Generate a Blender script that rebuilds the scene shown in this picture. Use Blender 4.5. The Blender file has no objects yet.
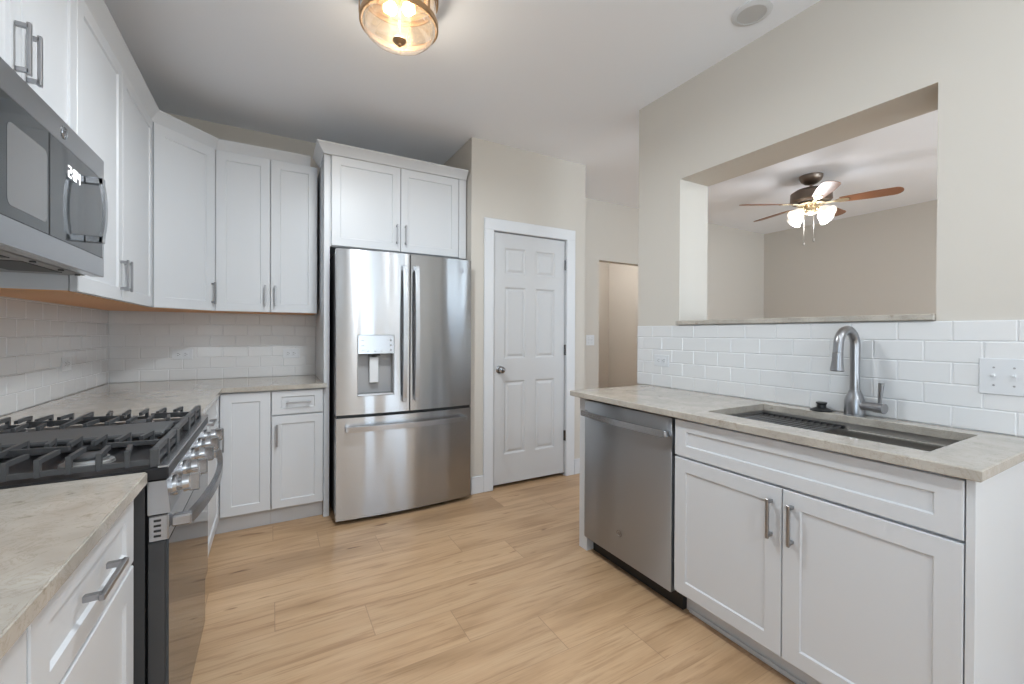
import bpy, bmesh, math, random
from mathutils import Matrix, Vector
random.seed(7)
C = bpy.context.scene.collection
SC = bpy.context.scene
PI = math.pi

# ---------------------------------------------------------------- camera
F_PX, YAW, CY, PITCH, ROLL = 426.51, 0.51211, 335.46, -0.00459, 0.00469
CAM_H = 1.235
fw = Vector((math.sin(YAW)*math.cos(PITCH), math.cos(YAW)*math.cos(PITCH), math.sin(PITCH)))
rt = Vector((math.cos(YAW), -math.sin(YAW), 0))
up = rt.cross(fw)
cr, sr = math.cos(ROLL), math.sin(ROLL)
rt2, up2 = rt*cr + up*sr, up*cr - rt*sr
cd = bpy.data.cameras.new('camera')
cam = bpy.data.objects.new('camera', cd); C.objects.link(cam)
cam.matrix_world = Matrix(((rt2.x, up2.x, -fw.x, 0), (rt2.y, up2.y, -fw.y, 0), (rt2.z, up2.z, -fw.z, CAM_H), (0, 0, 0, 1)))
cd.sensor_width = 36; cd.lens = F_PX/1024*36
cd.shift_y = -(342-CY)/1024
cd.clip_start = 0.02
SC.camera = cam

# ---------------------------------------------------------------- world, window light, exposure
SC.view_settings.view_transform = 'Standard'
SC.view_settings.look = 'None'
SC.view_settings.gamma = 1
SC.view_settings.use_curve_mapping = False
SC.view_settings.exposure = 0.46
w = bpy.data.worlds.new('World'); SC.world = w; w.use_nodes = True
wn = w.node_tree
_tc = wn.nodes.new('ShaderNodeTexCoord'); _sp = wn.nodes.new('ShaderNodeSeparateXYZ'); _cr = wn.nodes.new('ShaderNodeValToRGB')
_mr = wn.nodes.new('ShaderNodeMapRange'); _mr.inputs[1].default_value = -1; _mr.inputs[2].default_value = 1
wn.links.new(_tc.outputs['Generated'], _sp.inputs[0]); wn.links.new(_sp.outputs[2], _mr.inputs[0]); wn.links.new(_mr.outputs[0], _cr.inputs[0])
_e = _cr.color_ramp.elements
_e[0].position = 0.485; _e[0].color = (0.79, 0.90, 1.0, 1)      # bright lower half, added to throw light up at the ceiling
_e[1].position = 0.515; _e[1].color = (0.21, 0.27, 0.34, 1)     # overcast sky
wn.links.new(_cr.outputs[0], wn.nodes['Background'].inputs[0])
wn.nodes['Background'].inputs[1].default_value = 7.0
SC.cycles.max_bounces = 10
SC.cycles.diffuse_bounces = 6
SC.cycles.transparent_max_bounces = 16
SC.cycles.caustics_reflective = False
SC.cycles.caustics_refractive = False
SC.cycles.sample_clamp_indirect = 6.0
SC.cycles.use_denoising = True

def area_light(name, loc, rot, sx, sy, power, col=(1, 1, 1), portal=False, spread=None):
    l = bpy.data.lights.new(name, 'AREA'); l.shape = 'RECTANGLE'; l.size = sx; l.size_y = sy
    l.energy = power; l.color = col
    if portal: l.cycles.is_portal = True
    o = bpy.data.objects.new(name, l); C.objects.link(o); o.location = loc; o.rotation_euler = rot
    o['kind'] = 'helper'
    return o
HC = 2.735            # ceiling height
# rear wall (behind the camera) is given invented windows to light the rooms: portals sit in the openings
REAR = -3.4
WIN_R = [(0.95, 1.70, 0.05, 2.25), (2.8, 5.6, 0.15, 2.3)]
for i, (a, b, c, d) in enumerate(WIN_R):
    area_light('window_portal', ((a+b)/2, REAR+0.02, (c+d)/2), (PI/2, 0, 0), b-a, d-c, 1, portal=True)
DENX = 6.40; XL0 = -0.937
WIN_D = [(-2.9, -0.7, 0.5, 2.3)]  # unseen den window, invented as a light source
WIN_L = [(-3.0, -0.7, 0.5, 2.3)]  # unseen left-wall window, added to flatten the light
area_light('window_portal', (XL0+0.02, -1.85, 1.4), (PI/2, 0, -PI/2), 2.3, 1.8, 1, portal=True)
for a, b, c, d in WIN_D:
    area_light('window_portal', (DENX-0.02, (a+b)/2, (c+d)/2), (PI/2, 0, PI/2), b-a, d-c, 1, portal=True)

# ---------------------------------------------------------------- materials
MATS = {}
def principled(name, col, rough=0.5, metal=0.0, **kw):
    m = bpy.data.materials.new(name); m.use_nodes = True
    b = m.node_tree.nodes['Principled BSDF']
    b.inputs['Base Color'].default_value = (*col, 1); b.inputs['Roughness'].default_value = rough
    b.inputs['Metallic'].default_value = metal
    for k, v in kw.items(): b.inputs[k].default_value = v
    MATS[name] = m
    return m
def nd(m, t, **kw):
    n = m.node_tree.nodes.new(t)
    for k, v in kw.items(): setattr(n, k, v)
    return n
def lk(m, a, b): m.node_tree.links.new(a, b)
def bump(m, scale, strength, dist=0.001, detail=3, vec=None, coord='Object'):
    tc = nd(m, 'ShaderNodeTexCoord'); mp = nd(m, 'ShaderNodeMapping'); no = nd(m, 'ShaderNodeTexNoise'); bu = nd(m, 'ShaderNodeBump')
    no.inputs['Scale'].default_value = scale; no.inputs['Detail'].default_value = detail
    if vec: mp.inputs['Scale'].default_value = vec
    bu.inputs['Strength'].default_value = strength; bu.inputs['Distance'].default_value = dist
    lk(m, tc.outputs[coord], mp.inputs[0]); lk(m, mp.outputs[0], no.inputs['Vector'])
    lk(m, no.outputs['Fac'], bu.inputs['Height']); lk(m, bu.outputs[0], m.node_tree.nodes['Principled BSDF'].inputs['Normal'])
    return no

WALL = principled('wall_paint', (0.565, 0.53, 0.48), 0.75); bump(WALL, 260, 0.08, 0.0006)
CEIL = principled('ceiling_paint', (0.86, 0.885, 0.93), 0.85); bump(CEIL, 200, 0.1, 0.0006)
TRIM = principled('trim_white', (0.66, 0.675, 0.70), 0.42)
CAB = principled('cabinet_white', (0.605, 0.618, 0.638), 0.38)
DOORM = principled('door_white', (0.555, 0.56, 0.57), 0.45)
TILE = principled('tile_white', (0.68, 0.682, 0.685), 0.10)
bump(TILE, 14, 0.07, 0.004, 2)
GROUT = principled('grout', (0.66, 0.665, 0.68), 0.8)
WOODU = principled('cabinet_underside', (0.72, 0.36, 0.15), 0.5)
NICKEL = principled('brushed_nickel', (0.36, 0.36, 0.37), 0.32, 0.9)
CHROME = principled('satin_metal', (0.48, 0.49, 0.51), 0.22, 1.0)
KNOBM = principled('dark_nickel', (0.30, 0.30, 0.31), 0.22, 1.0)
FAUCM = principled('faucet_steel', (0.34, 0.34, 0.35), 0.28, 1.0)
BLACK = principled('black_plastic', (0.012, 0.012, 0.013), 0.4)
DARKG = principled('dark_grey', (0.05, 0.05, 0.052), 0.5)
BGLASS = principled('black_glass', (0.04, 0.045, 0.05), 0.06, 0.0, **{'Specular IOR Level': 0.55})
IRON = principled('cast_iron', (0.062, 0.063, 0.066), 0.48)
ENAMEL = principled('cooktop_enamel', (0.02, 0.02, 0.022), 0.38, 0.0, **{'Specular IOR Level': 0.3})
GRIDDLE = principled('griddle_plate', (0.075, 0.077, 0.08), 0.5)
ALU = principled('burner_aluminium', (0.55, 0.55, 0.55), 0.4, 0.9)
WHITEP = principled('white_plastic', (0.64, 0.655, 0.675), 0.3)
GREYP = principled('grey_plastic', (0.33, 0.33, 0.335), 0.4)
SINKM = principled('sink_steel', (0.50, 0.48, 0.455), 0.38, 0.85)
BRONZE = principled('fan_bronze', (0.20, 0.16, 0.13), 0.3, 0.9)
FBRASS = principled('fan_brass', (0.75, 0.62, 0.42), 0.25, 0.9)
LIGHTM = principled('lamp_bronze', (0.42, 0.27, 0.15), 0.35, 0.8)
FWOOD = principled('fan_blade_wood', (0.24, 0.10, 0.045), 0.35)
FWOOD_L = principled('fan_blade_top', (0.30, 0.14, 0.08), 0.35)
CHAIN = principled('chain', (0.3, 0.28, 0.25), 0.3, 0.8)

def steel(name, col, rough, wav=0.0, an=0.8):
    m = principled(name, col, rough, 1.0)
    b = m.node_tree.nodes['Principled BSDF']
    b.inputs['Anisotropic'].default_value = an; b.inputs['Anisotropic Rotation'].default_value = 0.25
    tg = nd(m, 'ShaderNodeTangent'); tg.direction_type = 'RADIAL'; tg.axis = 'Z'
    lk(m, tg.outputs[0], b.inputs['Tangent'])
    if wav: bump(m, 4.0, wav, 0.02, 1.0, (1.0, 1.0, 0.14))
    return m
STEEL = steel('stainless_fridge', (0.47, 0.475, 0.485), 0.25, 0.95, 0.95)
STEELD = steel('stainless_dishwasher', (0.43, 0.44, 0.455), 0.40, 0.1, 0.95)
STEELM = principled('stainless_plain', (0.50, 0.51, 0.53), 0.27, 1.0)

def emit(name, col, s):
    m = bpy.data.materials.new(name); m.use_nodes = True; nt = m.node_tree
    nt.nodes.remove(nt.nodes['Principled BSDF'])
    e = nt.nodes.new('ShaderNodeEmission'); e.inputs[0].default_value = (*col, 1); e.inputs[1].default_value = s
    nt.links.new(e.outputs[0], nt.nodes['Material Output'].inputs[0]); return m
DIGIT = emit('clock_digits', (0.95, 0.97, 1.0), 1.6)
BULB = emit('bulb_glow', (1.0, 0.80, 0.52), 26.0)

def frosted(name, col, s):
    m = principled(name, (0.9, 0.88, 0.85), 0.4)
    b = m.node_tree.nodes['Principled BSDF']
    b.inputs['Emission Color'].default_value = (*col, 1); b.inputs['Emission Strength'].default_value = s
    return m
FROST = frosted('frosted_shade', (1.0, 0.90, 0.78), 0.5)

def thin_glass(name, tint, gloss_fac, rough=0.03):
    m = bpy.data.materials.new(name); m.use_nodes = True; nt = m.node_tree
    nt.nodes.remove(nt.nodes['Principled BSDF'])
    t = nt.nodes.new('ShaderNodeBsdfTransparent'); g = nt.nodes.new('ShaderNodeBsdfGlossy')
    t.inputs[0].default_value = (*tint, 1); g.inputs['Roughness'].default_value = rough
    mx = nt.nodes.new('ShaderNodeMixShader'); lw = nt.nodes.new('ShaderNodeLayerWeight'); lw.inputs[0].default_value = gloss_fac
    nt.links.new(lw.outputs['Facing'], mx.inputs[0])
    nt.links.new(t.outputs[0], mx.inputs[1]); nt.links.new(g.outputs[0], mx.inputs[2])
    nt.links.new(mx.outputs[0], nt.nodes['Material Output'].inputs[0]); return m
LAMPGLASS = thin_glass('lamp_glass', (1.0, 0.93, 0.82), 0.45)  # warm tint put in so the lit shade seems to glow
_n = LAMPGLASS.node_tree; _o = _n.nodes['Material Output']; _src = _o.inputs[0].links[0].from_socket
_t = _n.nodes.new('ShaderNodeBsdfTranslucent'); _t.inputs[0].default_value = (1.0, 0.86, 0.68, 1)
_x = _n.nodes.new('ShaderNodeMixShader'); _x.inputs[0].default_value = 0.035
_n.links.new(_src, _x.inputs[1]); _n.links.new(_t.outputs[0], _x.inputs[2]); _n.links.new(_x.outputs[0], _o.inputs[0])
PANE = thin_glass('window_glass', (0.97, 0.98, 0.98), 0.12)

# quartz countertop
def quartz():
    m = principled('quartz', (0.6, 0.57, 0.5), 0.09)
    b = m.node_tree.nodes['Principled BSDF']
    tc = nd(m, 'ShaderNodeTexCoord')
    n1 = nd(m, 'ShaderNodeTexNoise'); n1.inputs['Scale'].default_value = 6; n1.inputs['Detail'].default_value = 6; n1.inputs['Distortion'].default_value = 1.2
    n2 = nd(m, 'ShaderNodeTexNoise'); n2.inputs['Scale'].default_value = 22; n2.inputs['Detail'].default_value = 6; n2.inputs['Roughness'].default_value = 0.75
    n3 = nd(m, 'ShaderNodeTexNoise'); n3.inputs['Scale'].default_value = 11; n3.inputs['Detail'].default_value = 9; n3.inputs['Roughness'].default_value = 0.7; n3.inputs['Distortion'].default_value = 1.8
    for n in (n1, n2, n3): lk(m, tc.outputs['Object'], n.inputs['Vector'])
    r1 = nd(m, 'ShaderNodeValToRGB'); e = r1.color_ramp.elements
    e[0].position = 0.30; e[0].color = (0.37, 0.338, 0.295, 1); e[1].position = 0.68; e[1].color = (0.49, 0.452, 0.402, 1)
    r2 = nd(m, 'ShaderNodeValToRGB'); e = r2.color_ramp.elements
    e[0].position = 0.31; e[0].color = (0.62, 0.585, 0.53, 1); e[1].position = 0.41; e[1].color = (1, 1, 1, 1)
    r3 = nd(m, 'ShaderNodeValToRGB'); e = r3.color_ramp.elements
    e[0].position = 0.485; e[0].color = (1, 1, 1, 1); e[1].position = 0.53; e[1].color = (1, 1, 1, 1)
    k = r3.color_ramp.elements.new(0.505); k.color = (0.80, 0.77, 0.72, 1)
    lk(m, n1.outputs['Fac'], r1.inputs[0]); lk(m, n2.outputs['Fac'], r2.inputs[0]); lk(m, n3.outputs['Fac'], r3.inputs[0])
    x1 = nd(m, 'ShaderNodeMixRGB', blend_type='MULTIPLY'); x1.inputs[0].default_value = 0.8
    x2 = nd(m, 'ShaderNodeMixRGB', blend_type='MULTIPLY'); x2.inputs[0].default_value = 0.8
    lk(m, r1.outputs[0], x1.inputs[1]); lk(m, r2.outputs[0], x1.inputs[2])
    lk(m, x1.outputs[0], x2.inputs[1]); lk(m, r3.outputs[0], x2.inputs[2])
    lk(m, x2.outputs[0], b.inputs['Base Color'])
    return m
QUARTZ = quartz()

# oak plank floor: boards run along X
def planks():
    m = principled('oak_planks', (0.5, 0.33, 0.2), 0.36)
    b = m.node_tree.nodes['Principled BSDF']
    def mt(op, a, c=None):
        n = nd(m, 'ShaderNodeMath', operation=op)
        for k, v in enumerate((a, c)):
            if v is None: continue
            if isinstance(v, (int, float)): n.inputs[k].default_value = v
            else: lk(m, v, n.inputs[k])
        return n.outputs[0]
    PW, PL = 0.222, 1.2
    tc = nd(m, 'ShaderNodeNewGeometry'); sx = nd(m, 'ShaderNodeSeparateXYZ'); lk(m, tc.outputs['Position'], sx.inputs[0])
    X, Y = sx.outputs[0], sx.outputs[1]
    ry = mt('DIVIDE', mt('SUBTRACT', Y, 2.006), PW); row = mt('FLOOR', ry); fy_ = mt('SUBTRACT', ry, row)
    wn1 = nd(m, 'ShaderNodeTexWhiteNoise', noise_dimensions='1D'); lk(m, row, wn1.inputs['W'])
    off = mt('ADD', mt('MULTIPLY', row, 0.316), mt('MULTIPLY', wn1.outputs['Value'], 0.10))
    rx_ = mt('DIVIDE', mt('ADD', mt('SUBTRACT', X, 0.07), off), PL); col = mt('FLOOR', rx_); fx_ = mt('SUBTRACT', rx_, col)
    cid = nd(m, 'ShaderNodeCombineXYZ'); lk(m, row, cid.inputs[0]); lk(m, col, cid.inputs[1])
    wn2 = nd(m, 'ShaderNodeTexWhiteNoise', noise_dimensions='2D'); lk(m, cid.outputs[0], wn2.inputs['Vector'])
    # seams
    ex = mt('MULTIPLY', mt('MINIMUM', fx_, mt('SUBTRACT', 1.0, fx_)), PL)
    ey = mt('MULTIPLY', mt('MINIMUM', fy_, mt('SUBTRACT', 1.0, fy_)), PW)
    ed = mt('MINIMUM', ex, mt('ADD', ey, 0.0006))
    seam = nd(m, 'ShaderNodeMapRange'); seam.inputs[1].default_value = 0.0006; seam.inputs[2].default_value = 0.0022; seam.inputs[3].default_value = 1; seam.inputs[4].default_value = 0
    lk(m, ed, seam.inputs[0])
    gz = mt('ADD', mt('MULTIPLY', wn2.outputs['Value'], 37.0), mt('MULTIPLY', row, 3.7))
    cb = nd(m, 'ShaderNodeCombineXYZ'); lk(m, X, cb.inputs[0]); lk(m, Y, cb.inputs[1]); lk(m, gz, cb.inputs[2])
    def noise(sc, scale, det, rough, dist=0.0):
        mp = nd(m, 'ShaderNodeMapping'); mp.inputs['Scale'].default_value = sc; lk(m, cb.outputs[0], mp.inputs[0])
        n = nd(m, 'ShaderNodeTexNoise'); n.inputs['Scale'].default_value = scale; n.inputs['Detail'].default_value = det
        n.inputs['Roughness'].default_value = rough; n.inputs['Distortion'].default_value = dist
        lk(m, mp.outputs[0], n.inputs['Vector']); return n.outputs['Fac']
    def ramp(src, *st):
        r = nd(m, 'ShaderNodeValToRGB'); e = r.color_ramp.elements
        e[0].position, e[0].color = st[0][0], (*st[0][1], 1); e[1].position, e[1].color = st[-1][0], (*st[-1][1], 1)
        for p, c in st[1:-1]: k = e.new(p); k.color = (*c, 1)
        lk(m, src, r.inputs[0]); return r.outputs[0]
    base = ramp(noise((0.8, 4.0, 1), 1.5, 3, 0.5, 0.6), (0.30, (0.39, 0.245, 0.135)), (0.50, (0.52, 0.34, 0.20)), (0.70, (0.57, 0.388, 0.238)))
    streak = ramp(noise((1.0, 16, 1), 2.2, 6, 0.62, 0.8), (0.28, (0.62, 0.55, 0.48)), (0.47, (0.97, 0.97, 0.96)), (0.60, (1.02, 1.02, 1.02)))
    fine = ramp(noise((3.0, 90, 1), 2.0, 3, 0.6), (0.30, (0.90, 0.885, 0.87)), (0.60, (1.0, 1.0, 1.0)))
    knot = ramp(noise((2.0, 9, 1), 2.1, 2, 0.5, 0.3), (0.235, (0.45, 0.36, 0.28)), (0.29, (1.0, 1.0, 1.0)))
    tone = ramp(wn2.outputs['Value'], (0.0, (0.93, 0.925, 0.915)), (1.0, (1.06, 1.055, 1.04)))
    prev = base
    for src in (streak, fine, knot, tone):
        x = nd(m, 'ShaderNodeMixRGB', blend_type='MULTIPLY'); x.inputs[0].default_value = 1
        lk(m, prev, x.inputs[1]); lk(m, src, x.inputs[2]); prev = x.outputs[0]
    x = nd(m, 'ShaderNodeMixRGB', blend_type='MIX'); x.inputs[2].default_value = (0.25, 0.155, 0.09, 1)
    lk(m, mt('MULTIPLY', seam.outputs[0], 0.7), x.inputs[0]); lk(m, prev, x.inputs[1]); lk(m, x.outputs[0], b.inputs['Base Color'])
    return m
PLANKS = planks()

# ---------------------------------------------------------------- mesh helpers
LOC = {}
class MB:
    def __init__(s): s.bm = bmesh.new()
    def _add(s, verts, faces, M=None):
        vs = [s.bm.verts.new((M @ Vector(v)) if M is not None else v) for v in verts]
        for f in faces:
            try: s.bm.faces.new([vs[i] for i in f])
            except ValueError: pass
        return s
    def box(s, x0, x1, y0, y1, z0, z1, bev=0.0, M=None, seg=1):
        x0, x1 = min(x0, x1), max(x0, x1); y0, y1 = min(y0, y1), max(y0, y1); z0, z1 = min(z0, z1), max(z0, z1)
        t = bmesh.new()
        bmesh.ops.create_cube(t, size=1)
        for v in t.verts:
            v.co = Vector((x0+(v.co.x+.5)*(x1-x0), y0+(v.co.y+.5)*(y1-y0), z0+(v.co.z+.5)*(z1-z0)))
        if bev > 0:
            bev = min(bev, 0.45*min(x1-x0, y1-y0, z1-z0))
            bmesh.ops.bevel(t, geom=t.edges[:], offset=bev, segments=seg, affect='EDGES', profile=0.5)
        s.merge(t, M); return s
    def merge(s, t, M=None):
        t.verts.index_update()
        s._add([v.co.copy() for v in t.verts], [[v.index for v in f.verts] for f in t.faces], M); t.free()
    def cyl(s, p0, p1, r0, r1=None, seg=20, cap=True):
        r1 = r0 if r1 is None else r1
        p0, p1 = Vector(p0), Vector(p1); d = (p1-p0).normalized()
        a = d.orthogonal().normalized(); b = d.cross(a)
        vs = [p0+a*r0*math.cos(2*PI*i/seg)+b*r0*math.sin(2*PI*i/seg) for i in range(seg)]
        vs += [p1+a*r1*math.cos(2*PI*i/seg)+b*r1*math.sin(2*PI*i/seg) for i in range(seg)]
        fs = [(i, (i+1) % seg, seg+(i+1) % seg, seg+i) for i in range(seg)]
        if cap: fs += [tuple(range(seg-1, -1, -1)), tuple(range(seg, 2*seg))]
        return s._add(vs, fs)
    def lathe(s, prof, c=(0, 0, 0), axis='Z', seg=32, M=None, close=False):
        """prof: list of (r, h); revolved about the axis through c"""
        vs, fs = [], []
        c = Vector(c)
        for r, hh in prof:
            for i in range(seg):
                a = 2*PI*i/seg; u, v = r*math.cos(a), r*math.sin(a)
                p = {'Z': (u, v, hh), 'X': (hh, u, v), 'Y': (v, hh, u)}[axis]
                p = Vector(p)
                vs.append((M @ p) if M is not None else (c+p))
        n = len(prof)
        for k in range(n-1 if not close else n):
            for i in range(seg):
                k2 = (k+1) % n
                fs.append((k*seg+i, k*seg+(i+1) % seg, k2*seg+(i+1) % seg, k2*seg+i))
        if not close:
            if prof[0][0] > 1e-6: fs.append(tuple(range(seg-1, -1, -1)))
            if prof[-1][0] > 1e-6: fs.append(tuple((n-1)*seg+i for i in range(seg)))
        return s._add(vs, fs)
    def tube(s, pts, r, seg=10, cap=True, rx=None):
        pts = [Vector(p) for p in pts]; n = len(pts); rs = r if isinstance(r, (list, tuple)) else [r]*n
        vs, fs = [], []; a = None
        for k, p in enumerate(pts):
            d = (pts[min(k+1, n-1)]-pts[max(k-1, 0)]).normalized()
            if a is None: a = d.orthogonal().normalized()
            a = (a-d*a.dot(d)).normalized(); b = d.cross(a)
            for i in range(seg):
                t = 2*PI*i/seg
                vs.append(p+a*rs[k]*math.cos(t)+b*rs[k]*math.sin(t))
        for k in range(n-1):
            for i in range(seg): fs.append((k*seg+i, k*seg+(i+1) % seg, (k+1)*seg+(i+1) % seg, (k+1)*seg+i))
        if cap: fs += [tuple(range(seg-1, -1, -1)), tuple((n-1)*seg+i for i in range(seg))]
        return s._add(vs, fs)
    def sweep(s, pts, sec, side, cap=True):
        """section (list of (a, b)) swept along pts; a is along side x d, b along z-ish. side: constant up vector"""
        pts = [Vector(p) for p in pts]; n = len(pts); m = len(sec); vs, fs = [], []
        upv = Vector(side)
        for k, p in enumerate(pts):
            d1 = (pts[k]-pts[k-1]).normalized() if k > 0 else (pts[1]-pts[0]).normalized()
            d2 = (pts[k+1]-pts[k]).normalized() if k < n-1 else d1
            t = (d1+d2).normalized()
            o = t.cross(upv).normalized(); sc = 1/max(0.3, o.dot(d1.cross(upv).normalized()))
            for a, b in sec: vs.append(p+o*a*sc+upv*b)
        for k in range(n-1):
            for i in range(m): fs.append((k*m+i, k*m+(i+1) % m, (k+1)*m+(i+1) % m, (k+1)*m+i))
        if cap: fs += [tuple(range(m-1, -1, -1)), tuple((n-1)*m+i for i in range(m))]
        return s._add(vs, fs)
    def prism(s, poly, z0, z1, M=None):
        n = len(poly)
        vs = [(x, y, z0) for x, y in poly]+[(x, y, z1) for x, y in poly]
        fs = [tuple(range(n-1, -1, -1)), tuple(range(n, 2*n))]+[(i, (i+1) % n, n+(i+1) % n, n+i) for i in range(n)]
        return s._add(vs, fs, M)
    def panelled(s, w, h, t, panels, rings, M, cham=0.002):
        """slab 0..w x 0..t x 0..h, outward +y; panels = rects on its front with moulded rings (inset, depth)"""
        xs = sorted({0+cham, w-cham} | {p[0] for p in panels} | {p[1] for p in panels})
        zs = sorted({0+cham, h-cham} | {p[2] for p in panels} | {p[3] for p in panels})
        V = []; Fc = []
        def v(x, y, z): V.append((x, y, z)); return len(V)-1
        def quad(a, b, c, d): Fc.append((a, b, c, d))
        for i in range(len(xs)-1):
            for j in range(len(zs)-1):
                cx, cz = (xs[i]+xs[i+1])/2, (zs[j]+zs[j+1])/2
                if any(p[0] < cx < p[1] and p[2] < cz < p[3] for p in panels): continue
                quad(v(xs[i], t, zs[j]), v(xs[i+1], t, zs[j]), v(xs[i+1], t, zs[j+1]), v(xs[i], t, zs[j+1]))
        def ring(r0, y0, r1, y1):
            A = [(r0[0], r0[2]), (r0[1], r0[2]), (r0[1], r0[3]), (r0[0], r0[3])]
            B = [(r1[0], r1[2]), (r1[1], r1[2]), (r1[1], r1[3]), (r1[0], r1[3])]
            for k in range(4):
                a, b, c, d = A[k], A[(k+1) % 4], B[(k+1) % 4], B[k]
                quad(v(a[0], y0, a[1]), v(b[0], y0, b[1]), v(c[0], y1, c[1]), v(d[0], y1, d[1]))
        for p in panels:
            r0, y0 = p, t
            for ins, dep in rings:
                r1 = (p[0]+ins, p[1]-ins, p[2]+ins, p[3]-ins); y1 = t+dep
                ring(r0, y0, r1, y1); r0, y0 = r1, y1
            quad(v(r0[0], y0, r0[2]), v(r0[1], y0, r0[2]), v(r0[1], y0, r0[3]), v(r0[0], y0, r0[3]))
        ring((0, w, 0, h), t-cham, (cham, w-cham, cham, h-cham), t)
        ring((0, w, 0, h), 0, (0, w, 0, h), t-cham)
        quad(v(0, 0, 0), v(w, 0, 0), v(w, 0, h), v(0, 0, h))
        return s._add(V, Fc, M)
    def build(s, name, mat, parent=None, label=None, smooth=True, ang=35):
        bmesh.ops.remove_doubles(s.bm, verts=s.bm.verts[:], dist=1e-5)
        bmesh.ops.recalc_face_normals(s.bm, faces=s.bm.faces[:])
        me = bpy.data.meshes.new(name)
        if parent is not None: org = LOC[parent.name]
        else:
            xs = [v.co for v in s.bm.verts]
            org = Vector(((min(c.x for c in xs)+max(c.x for c in xs))/2, (min(c.y for c in xs)+max(c.y for c in xs))/2, min(c.z for c in xs)))
        bmesh.ops.translate(s.bm, verts=s.bm.verts[:], vec=-org)
        s.bm.to_mesh(me); s.bm.free()
        me.materials.append(mat)
        if smooth:
            me.polygons.foreach_set('use_smooth', [True]*len(me.polygons)); me.set_sharp_from_angle(angle=math.radians(ang))
        o = bpy.data.objects.new(name, me); C.objects.link(o)
        if parent is not None: o.parent = parent
        else: o.location = org
        LOC[o.name] = org
        if label: o['label'] = label
        return o

def thing(name, loc, label, cat, group=None):
    o = bpy.data.objects.new(name, None); C.objects.link(o); o.location = loc; o.empty_display_size = 0.05
    LOC[o.name] = Vector(loc); o['label'] = label; o['category'] = cat
    if group: o['group'] = group
    return o
def tag(o, label, cat, group=None):
    o['label'] = label; o['category'] = cat
    if group: o['group'] = group
    return o
def struct(name, mb, mat, smooth=False):
    o = mb.build(name, mat, None, smooth=smooth); o['kind'] = 'structure'
    return o
def frame(o, u, n):
    """matrix with local x=u (width), y=n (outward), z up, origin o"""
    u, n = Vector(u).normalized(), Vector(n).normalized()
    return Matrix(((u.x, n.x, 0, o[0]), (u.y, n.y, 0, o[1]), (u.z, n.z, 1, o[2]), (0, 0, 0, 1)))
def bow(p0, p1, out, bulge, n=14):
    p0, p1, out = Vector(p0), Vector(p1), Vector(out)
    return [p0.lerp(p1, i/n)+out*bulge*(1-(2*i/n-1)**2) for i in range(n+1)]
SHAKER = [(0.0, 0.0), (0.004, -0.0065)]
def pull(M, x, z, length, vert, parent):
    """square bar pull on a front whose face is local y=T"""
    m = MB(); s = 0.0055; so = 0.030; T = 0.02; L = length/2
    if vert:
        m.box(x-s, x+s, T+so-0.009, T+so, z-L, z+L, 0.0015, M)
        for e in (-1, 1): m.box(x-s, x+s, T-0.0005, T+so-0.004, z+e*(L-2*s)-s, z+e*(L-2*s)+s+0.001, 0.001, M)
    else:
        m.box(x-L, x+L, T+so-0.009, T+so, z-s, z+s, 0.0015, M)
        for e in (-1, 1): m.box(x+e*(L-2*s)-s, x+e*(L-2*s)+s, T-0.0005, T+so-0.004, z-s, z+s, 0.001, M)
    return m.build('handle', NICKEL, parent)
def shaker(name, M, x0, x1, z0, z1, parent, handle=None, stile=0.056, rail=None, T=0.02):
    m = MB(); rail = rail or stile; g = 0.0020
    w, h = (x1-x0)-2*g, (z1-z0)-2*g
    M2 = M @ Matrix.Translation((x0+g, 0, z0+g))
    m.panelled(w, h, T, [(stile, w-stile, rail, h-rail)], SHAKER, M2)
    d = m.build(name, CAB, parent, smooth=False)
    if handle:
        hx, hz, ln, v = handle; pull(M, hx, hz, ln, v, d)
    return d

# ================================================================= SETTING
XL, YB = -0.937, 3.715         # left wall face, back wall face
XR, XR2 = 2.14, 2.40           # kitchen side and den side of the pass-through wall
PY, PX0, PX1 = 3.0, 1.326, 2.43
struct('floor', MB().box(XL-0.1, DENX+0.1, REAR-0.1, 5.4, -0.08, 0), PLANKS)
struct('ceiling', MB().box(XL-0.1, DENX+0.1, REAR-0.1, 5.4, HC, HC+0.08), CEIL)
m = MB()
OPX0, OPX1, OPZ = 3.211, 4.15, 2.068
m.box(XL, OPX0, YB, YB+0.1, 0, HC).box(OPX0, OPX1, YB, YB+0.1, OPZ, HC).box(OPX1, DENX, YB, YB+0.1, 0, HC)
struct('wall_back', m, WALL)
struct('wall_hallway', MB().box(2.6, 2.7, YB+0.1, 5.4, 0, HC).box(2.7, 4.7, 5.2, 5.3, 0, HC).box(4.7, 4.8, YB+0.1, 5.4, 0, HC), WALL)
def wall_with_holes(name, axis, c0, c1, a0, a1, holes):
    m = MB()
    hs = sorted(holes); cur = a0
    def b(u0, u1, z0, z1):
        if axis == 'y': m.box(u0, u1, c0, c1, z0, z1)
        else: m.box(c0, c1, u0, u1, z0, z1)
    for (u0, u1, z0, z1) in hs:
        if u0 > cur: b(cur, u0, 0, HC)
        if z0 > 0: b(u0, u1, 0, z0)
        if z1 < HC: b(u0, u1, z1, HC)
        cur = u1
    if cur < a1: b(cur, a1, 0, HC)
    return struct(name, m, WALL)
wall_with_holes('wall_left', 'x', XL-0.1, XL, REAR-0.1, YB+0.1, WIN_L)
wall_with_holes('wall_rear', 'y', REAR-0.1, REAR, XL, DENX, WIN_R)
wall_with_holes('wall_den', 'x', DENX, DENX+0.1, REAR, YB, WIN_D)
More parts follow.
